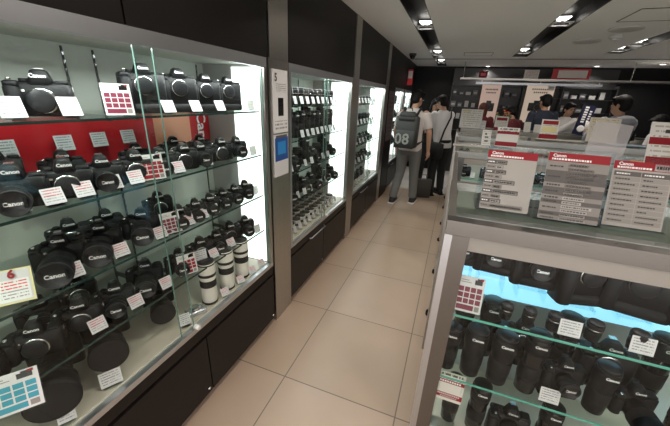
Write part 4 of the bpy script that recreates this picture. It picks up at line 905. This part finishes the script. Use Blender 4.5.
def person(x, y, face, H, label, shirt, pants, sleeves='long', hair=HAIRB, arms=None, legs=None, head=(0, 0), lean=0.0, shoes=None, hairlen='short', skin=SKIN, collar=False):
    """local frame: the person faces -Y. arms: (elbow, wrist) for right (x<0) and left; legs: (knee, ankle)"""
    t = thing('person', label, 'person', (x, y, 0), face); k = H / 1.72
    def V(p): return (p[0] * k, p[1] * k, p[2] * k)
    ly = lambda z: -lean * max(0, z - .95)
    sh = [(-.175, ly(1.40), 1.40), (.175, ly(1.40), 1.40)]
    arms = arms or [((-.235, .03, 1.12), (-.24, -.05, .88)), ((.235, .03, 1.12), (.24, -.05, .88))]
    legs = legs or [((-.10, -.02, .50), (-.11, .02, .085)), ((.10, -.02, .50), (.11, .02, .085))]
    hc = Vector((head[0] * .03, ly(1.6) - .015 - head[1] * .05, 1.60 - abs(head[1]) * .03))
    b = MB()
    torso(b, [(z * k, hw * k, hd * k, (ly(z) + yo) * k, 0) for z, hw, hd, yo in ((.84, .10, .08, .01), (.90, .155, .10, .01), (1.0, .145, .095, .005), (1.1, .13, .09, 0), (1.22, .15, .10, 0), (1.34, .165, .10, .005), (1.42, .13, .075, .01), (1.46, .06, .06, .01))], skin)
    b.tube([V((0, ly(1.42) + .01, 1.42)), V((hc.x * .5, ly(1.5), 1.50)), V((hc.x, hc.y + .01, hc.z - .03))], [.062 * k, .052 * k, .05 * k], skin, 14)
    HM = T(hc.x * k, hc.y * k, hc.z * k) @ RZ(head[0]) @ RX(head[1]) @ Matrix.Scale(k, 4)
    ell(b, (0, .008, .025), (.075, .093, .095), skin, HM, 22); ell(b, (0, -.018, -.035), (.056, .07, .075), skin, HM, 20)
    b.add([(-.012, -.083, -.015), (.012, -.083, -.015), (0, -.085, .025), (0, -.112, -.012), (-.014, -.07, -.02), (.014, -.07, -.02)], [(0, 3, 2), (1, 2, 3), (0, 1, 3), (4, 5, 1, 0), (4, 0, 2), (5, 2, 1), (4, 2, 5)], skin, True, HM)
    for sx in (-1, 1): ell(b, (sx * .077, .008, -.002), (.011, .02, .032), skin, HM, 10)
    for i, sx in enumerate((-1, 1)):
        e, w_ = [Vector(q) for q in arms[i]]
        chain(b, [V(sh[i]), V(e)], [.052 * k, .04 * k], skin); chain(b, [V(e), V(w_)], [.041 * k, .026 * k], skin)
        d = (w_ - e).normalized(); side = Vector((sx, 0, 0)); side = (side - side.dot(d) * d); side = side.normalized() if side.length > .1 else Vector((0, -1, 0)); up = d.cross(side)
        pc = w_ + d * .05; chain(b, [V(w_ + d * .01), V(w_ + d * .045), V(w_ + d * .085)], [.024 * k, .032 * k, .030 * k], skin, 10)
        for q, ln_ in enumerate((.055, .068, .072, .06)):
            o0 = w_ + d * .085 + up * (.012 * 2) * ((q - 1.5) / 1.5); o1 = o0 + d * ln_ * .55 - side * .008; o2 = o1 + d * ln_ * .4 - side * .022
            chain(b, [V(o0), V(o1), V(o2)], [.0095 * k, .009 * k, .0075 * k], skin, 8)
        o0 = w_ + d * .03 + up * .022; o1 = o0 + d * .03 + up * .022; chain(b, [V(o0), V(o1), V(o1 + d * .03)], [.012 * k, .0105 * k, .0085 * k], skin, 8)
        kn, an = [Vector(q) for q in legs[i]]
        chain(b, [V((sx * .085, .01, .90)), V(kn)], [.09 * k, .055 * k], skin); chain(b, [V(kn), V(an)], [.056 * k, .038 * k], skin)
        chain(b, [V((an.x, an.y + .02, .05)), V((an.x, an.y - .1, .04))], [.036 * k, .032 * k], skin, 10)
    fuse(b, 'body', t, skin, .0065 * k, 3)
    # face
    m = MB()
    for sx in (-1, 1):
        ell(m, (sx * .030, -.080, .010), (.011, .006, .006), mat('eye_white', (.7, .7, .7), .3), HM, 10); ell(m, (sx * .030, -.0855, .010), (.005, .002, .005), BLKS, HM, 8)
        m.box(sx * .030 - .014, -.088, .027, sx * .030 + .014, -.080, .031, HAIRB, HM)
    m.box(-.02, -.089, -.055, .02, -.082, -.047, mat('lips', (.4, .15, .12), .5), HM); m.build('face_features', t)
    # hair
    h = MB(); ell(h, (0, .018, .040), (.085, .098, .096), hair, HM, 24)
    if hairlen == 'short': ell(h, (0, .045, -.005), (.078, .068, .075), hair, HM, 20); ell(h, (0, -.05, .088), (.065, .05, .032), hair, HM, 16)
    else:
        ell(h, (0, .05, -.05), (.088, .062, .13), hair, HM, 20); ell(h, (0, -.05, .088), (.068, .05, .034), hair, HM, 16)
        for sx in (-1, 1): ell(h, (sx * .072, .01, -.05), (.022, .045, .11), hair, HM, 14)
    fuse(h, 'hair', t, hair, .007, 2)
    # shirt
    s_ = MB(); e_ = .014
    torso(s_, [(z * k, (hw + e_) * k, (hd + e_) * k, (ly(z) + yo) * k, 0) for z, hw, hd, yo in ((.86, .165, .112, .01), (.92, .165, .11, .01), (1.0, .155, .105, .005), (1.1, .145, .10, 0), (1.22, .158, .105, 0), (1.34, .172, .105, .005), (1.41, .145, .085, .01), (1.45, .085, .07, .01), (1.475, .058, .058, .01))], shirt)
    for i in range(2):
        e, w_ = [Vector(q) for q in arms[i]]; S_ = Vector(sh[i])
        if sleeves == 'long': chain(s_, [V(S_), V(e)], [.07 * k, .055 * k], shirt); s_.tube([V(e + (e - w_) * .1), V(e), V(e.lerp(w_, .97))], [.04 * k, .055 * k, .038 * k], shirt, 14)
        else: s_.tube([V(S_ + Vector((0, 0, .02))), V(S_), V(S_.lerp(e, .78))], [.04 * k, .072 * k, .066 * k], shirt, 14)
    so = fuse(s_, 'shirt', t, shirt, .009 * k, 4)
    p_ = MB()
    torso(p_, [(z * k, hw * k, hd * k, .01 * k, 0) for z, hw, hd in ((.80, .15, .11), (.86, .172, .122), (.95, .166, .118), (1.0, .158, .112))], pants)
    for i, sx in enumerate((-1, 1)):
        kn, an = [Vector(q) for q in legs[i]]; hp = Vector((sx * .088, .01, .88))
        p_.tube([V(hp + Vector((0, 0, .05))), V(hp), V(kn), V(an.lerp(kn, .02))], [.06 * k, .104 * k, .075 * k, .062 * k], pants, 16)
    fuse(p_, 'trousers', t, pants, .009 * k, 4)
    for i in range(2):
        kn, an = [Vector(q) for q in legs[i]]; m = MB(); gz = 0
        m.rbox((an.x * k, (an.y - .055) * k, .05), (.09 * k, .27 * k, .075), .035, shoes or BLKS, ty=.8); m.rbox((an.x * k, (an.y - .055) * k, .0105), (.098 * k, .285 * k, .021), .01, mat('sole_white', (.7, .7, .7), .5) if shoes else BLKS)
        m.tube([V((an.x, an.y + .01, .06)), V((an.x, an.y + .01, .10))], [.05 * k, .045 * k], shoes or BLKS, 14)
        m.build('shoe', t)
    return t, k, HM, ly
TEE = mat('cloth_white_tee', (.60, .56, .54), .8); SHW = mat('cloth_white_shirt', (.74, .73, .74), .75); PGR = mat('cloth_grey_trousers', (.15, .15, .145), .85)
PBK = mat('cloth_black', (.012, .012, .013), .8); NAVY = mat('cloth_navy', (.018, .024, .045), .8); GREYH = mat('cloth_grey_hoodie', (.30, .31, .34), .85); SNK = mat('sneaker_black', (.015, .015, .018), .6)
MARO = mat('cloth_maroon', (.12, .012, .02), .8)
# man with the backpack, seen from behind
t, k, HM, ly = person(-.60, 4.95, PI - .12, 1.74, 'person in a pale tee and grey trousers walking away with a large grey backpack', TEE, PGR, 'short',
    arms=[((-.26, .0, 1.13), (-.27, -.05, .87)), ((.25, .0, 1.13), (.24, -.10, .90))], legs=[((-.10, -.05, .50), (-.12, -.08, .085)), ((.11, .0, .50), (.16, .10, .085))], head=(-.6, .25), shoes=SNK)
BP = mat('backpack_grey', (.035, .038, .038), .75, bump=(500, .4)); BPD = mat('backpack_black', (.02, .02, .022), .7)
bag = thing('backpack', 'large grey backpack with pale number lettering worn by the walking person', 'backpack', (-.60, 4.95, 0), PI - .12)
m = MB(); m.rbox((.02, .225, 1.16), (.33, .17, .46), .055, BP); m.rbox((.02, .24, 1.40), (.27, .13, .09), .04, BP, taper=.8); m.build('main_bag', bag)
m = MB(); m.rbox((.02, .325, 1.06), (.29, .05, .25), .022, BP); m.build('front_pocket', bag)
for sx in (-1, 1): MB().tube([(.02 + sx * .10, .14, 1.40), (.02 + sx * .12, .03, 1.49), (sx * .12, -.09, 1.42), (sx * .14, -.13, 1.25), (sx * .17, -.02, 1.02), (.02 + sx * .15, .14, .98)], .018, BPD, 10).build('shoulder_strap', bag)
MB().rbox((.02, .305, 1.345), (.24, .03, .05), .015, BPD).build('lid_strap', bag)
MB().tube([(-.03, .22, 1.45), (-.02, .22, 1.49), (.06, .22, 1.49), (.07, .22, 1.45)], .008, BPD).build('carry_handle', bag)
lo = lettering('08', .215, bag, (.05, .353, 1.06), .004, mat('lettering_grey', (.26, .28, .26), .6), RZ(PI) @ RX(PI / 2))
# glasses on the same man are part of him
g = MB(); 
for sx in (-1, 1): g.tube([tuple(HM @ Vector((sx * .03 + .022 * math.cos(a), -.096, .01 + .018 * math.sin(a)))) for a in [q * PI / 6 for q in range(13)]], .0025, BLKS, 6); g.tube([tuple(HM @ Vector((sx * .052, -.094, .012))), tuple(HM @ Vector((sx * .082, .01, .012)))], .0025, BLKS, 6)
g.tube([tuple(HM @ Vector((-.008, -.097, .012))), tuple(HM @ Vector((.008, -.097, .012)))], .0025, BLKS, 6); g.build('glasses', t)
# person in the white shirt
t, k, HM, ly = person(-.17, 5.72, PI + .75, 1.70, 'person in a white long-sleeved shirt and black trousers leaning forward in the aisle', SHW, PBK, 'long',
    arms=[((-.20, -.22, 1.16), (-.10, -.44, 1.10)), ((.21, -.20, 1.16), (.08, -.42, 1.14))], head=(.2, .35), lean=.16)
bg = thing('shoulder_bag', 'black shoulder bag on a strap worn by the person in the white shirt', 'bag', (-.17, 5.72, 0), PI + .75)
MB().rbox((.20, .10, .82), (.14, .28, .26), .04, PBK).build('pouch', bg)
MB().tube([(.20, .18, .93), (.13, .17, 1.15), (-.02, .11, 1.36), (-.12, -.02, 1.50), (-.08, -.24, 1.38), (.06, -.22, 1.15), (.20, .0, .93)], .014, PBK, 8).build('strap', bg)
# woman between them
person(-.42, 6.5, .1, 1.64, 'person in black facing the viewer between the backpack wearer and the white shirt', PBK, PBK, 'long', hairlen='long', arms=[((-.22, -.08, 1.16), (-.10, -.30, 1.12)), ((.22, -.08, 1.16), (.10, -.30, 1.12))], head=(.3, .3))
o = thing('paper_bag', 'dark shopping bag standing on the floor behind the walking person', 'bag', (-.36, 5.45, 0), .3)
m = MB(); m.rbox((0, 0, .16), (.26, .12, .32), .01, mat('bag_dark', (.06, .055, .05), .6), taper=1.05); m.build('sack', o)
for sy in (-1, 1): MB().tube([(-.06, sy * .03, .31), (-.04, sy * .035, .40), (.04, sy * .035, .40), (.06, sy * .03, .31)], .005, STD).build('handle', o)
# customers beyond the farthest counter
person(.46, 6.95, PI, 1.60, 'person with reddish-brown hair seen from behind before the left poster', MARO, PBK, hair=mat('hair_auburn', (.10, .025, .015), .5), hairlen='long')
person(1.02, 6.72, PI + .5, 1.57, 'person with black hair and a maroon top bending before the right poster', MARO, PBK, head=(.4, .5), lean=.2)
person(1.42, 6.62, PI + .3, 1.78, 'person in a dark navy top seen from behind right of the maroon top', NAVY, PBK, head=(.2, .15))
per = person(1.86, 6.95, .5, 1.66, 'person in a pale shirt raising a camera beside the blue panel', SHW, PBK, arms=[((-.25, -.15, 1.22), (-.06, -.32, 1.46)), ((.25, -.15, 1.22), (.08, -.32, 1.44))], head=(0, .1))
put(A_SHORT, (1.86 + .37 * math.sin(.5) - .02, 6.95 - .40 * math.cos(.5), 1.44), .5, 'black camera held up to the face by the person in the pale shirt', 'cameras held by customers', 1.0)
# grey hoodie
t, k, HM, ly = person(1.96, 5.18, PI + .35, 1.76, 'person in a grey hoodie with a dark back seen from behind at the right', GREYH, PBK, arms=[((-.24, -.10, 1.16), (-.14, -.24, 1.24)), ((.24, -.10, 1.16), (.14, -.24, 1.24))], head=(.5, .1))
v = MB(); torso(v, [(z, hw, hd, .018, 0) for z, hw, hd in ((.84, .195, .14), (1.0, .182, .13), (1.2, .186, .13), (1.34, .195, .128), (1.40, .17, .11))], PBK); fuse(v, 'vest', t, PBK, .01, 3)
hd = MB(); ell(hd, (0, .105, 1.46), (.13, .075, .07), GREYH, None, 18); ell(hd, (0, .0, 1.475), (.105, .10, .035), GREYH, None, 18); fuse(hd, 'hood', t, GREYH, .009, 3)
# person at the right edge
t, k, HM, ly = person(2.66, 5.30, PI / 2 + PI + .2, 1.56, 'person in a white top at the right edge leaning over a camera', SHW, PBK, arms=[((-.22, -.18, 1.12), (-.10, -.42, 1.18)), ((.22, -.18, 1.12), (.08, -.42, 1.20))], head=(0, .5), lean=.35)
put(A_ZOOM2, (2.66 - .50, 5.30 - .04, 1.215), -.9, 'black camera handled by the person in the white top at the right edge', 'cameras held by customers', 1.0)

# remove prototypes that were never placed
for pr in (A_PRO, A_PRO2, A_ZOOM, A_ZOOM2, A_SHORT, A_BODY, A_SMALL, A_BIG, TELE, TELE2, LW, LB, LB2, LB3, LB4, LG, CARD, CARDV, CARDB, CARDS, CARDT, CARDH):
    if pr.name not in USED:
        for c1 in kids(pr):
            for c2 in kids(c1): bpy.data.objects.remove(c2)
            bpy.data.objects.remove(c1)
        bpy.data.objects.remove(pr)
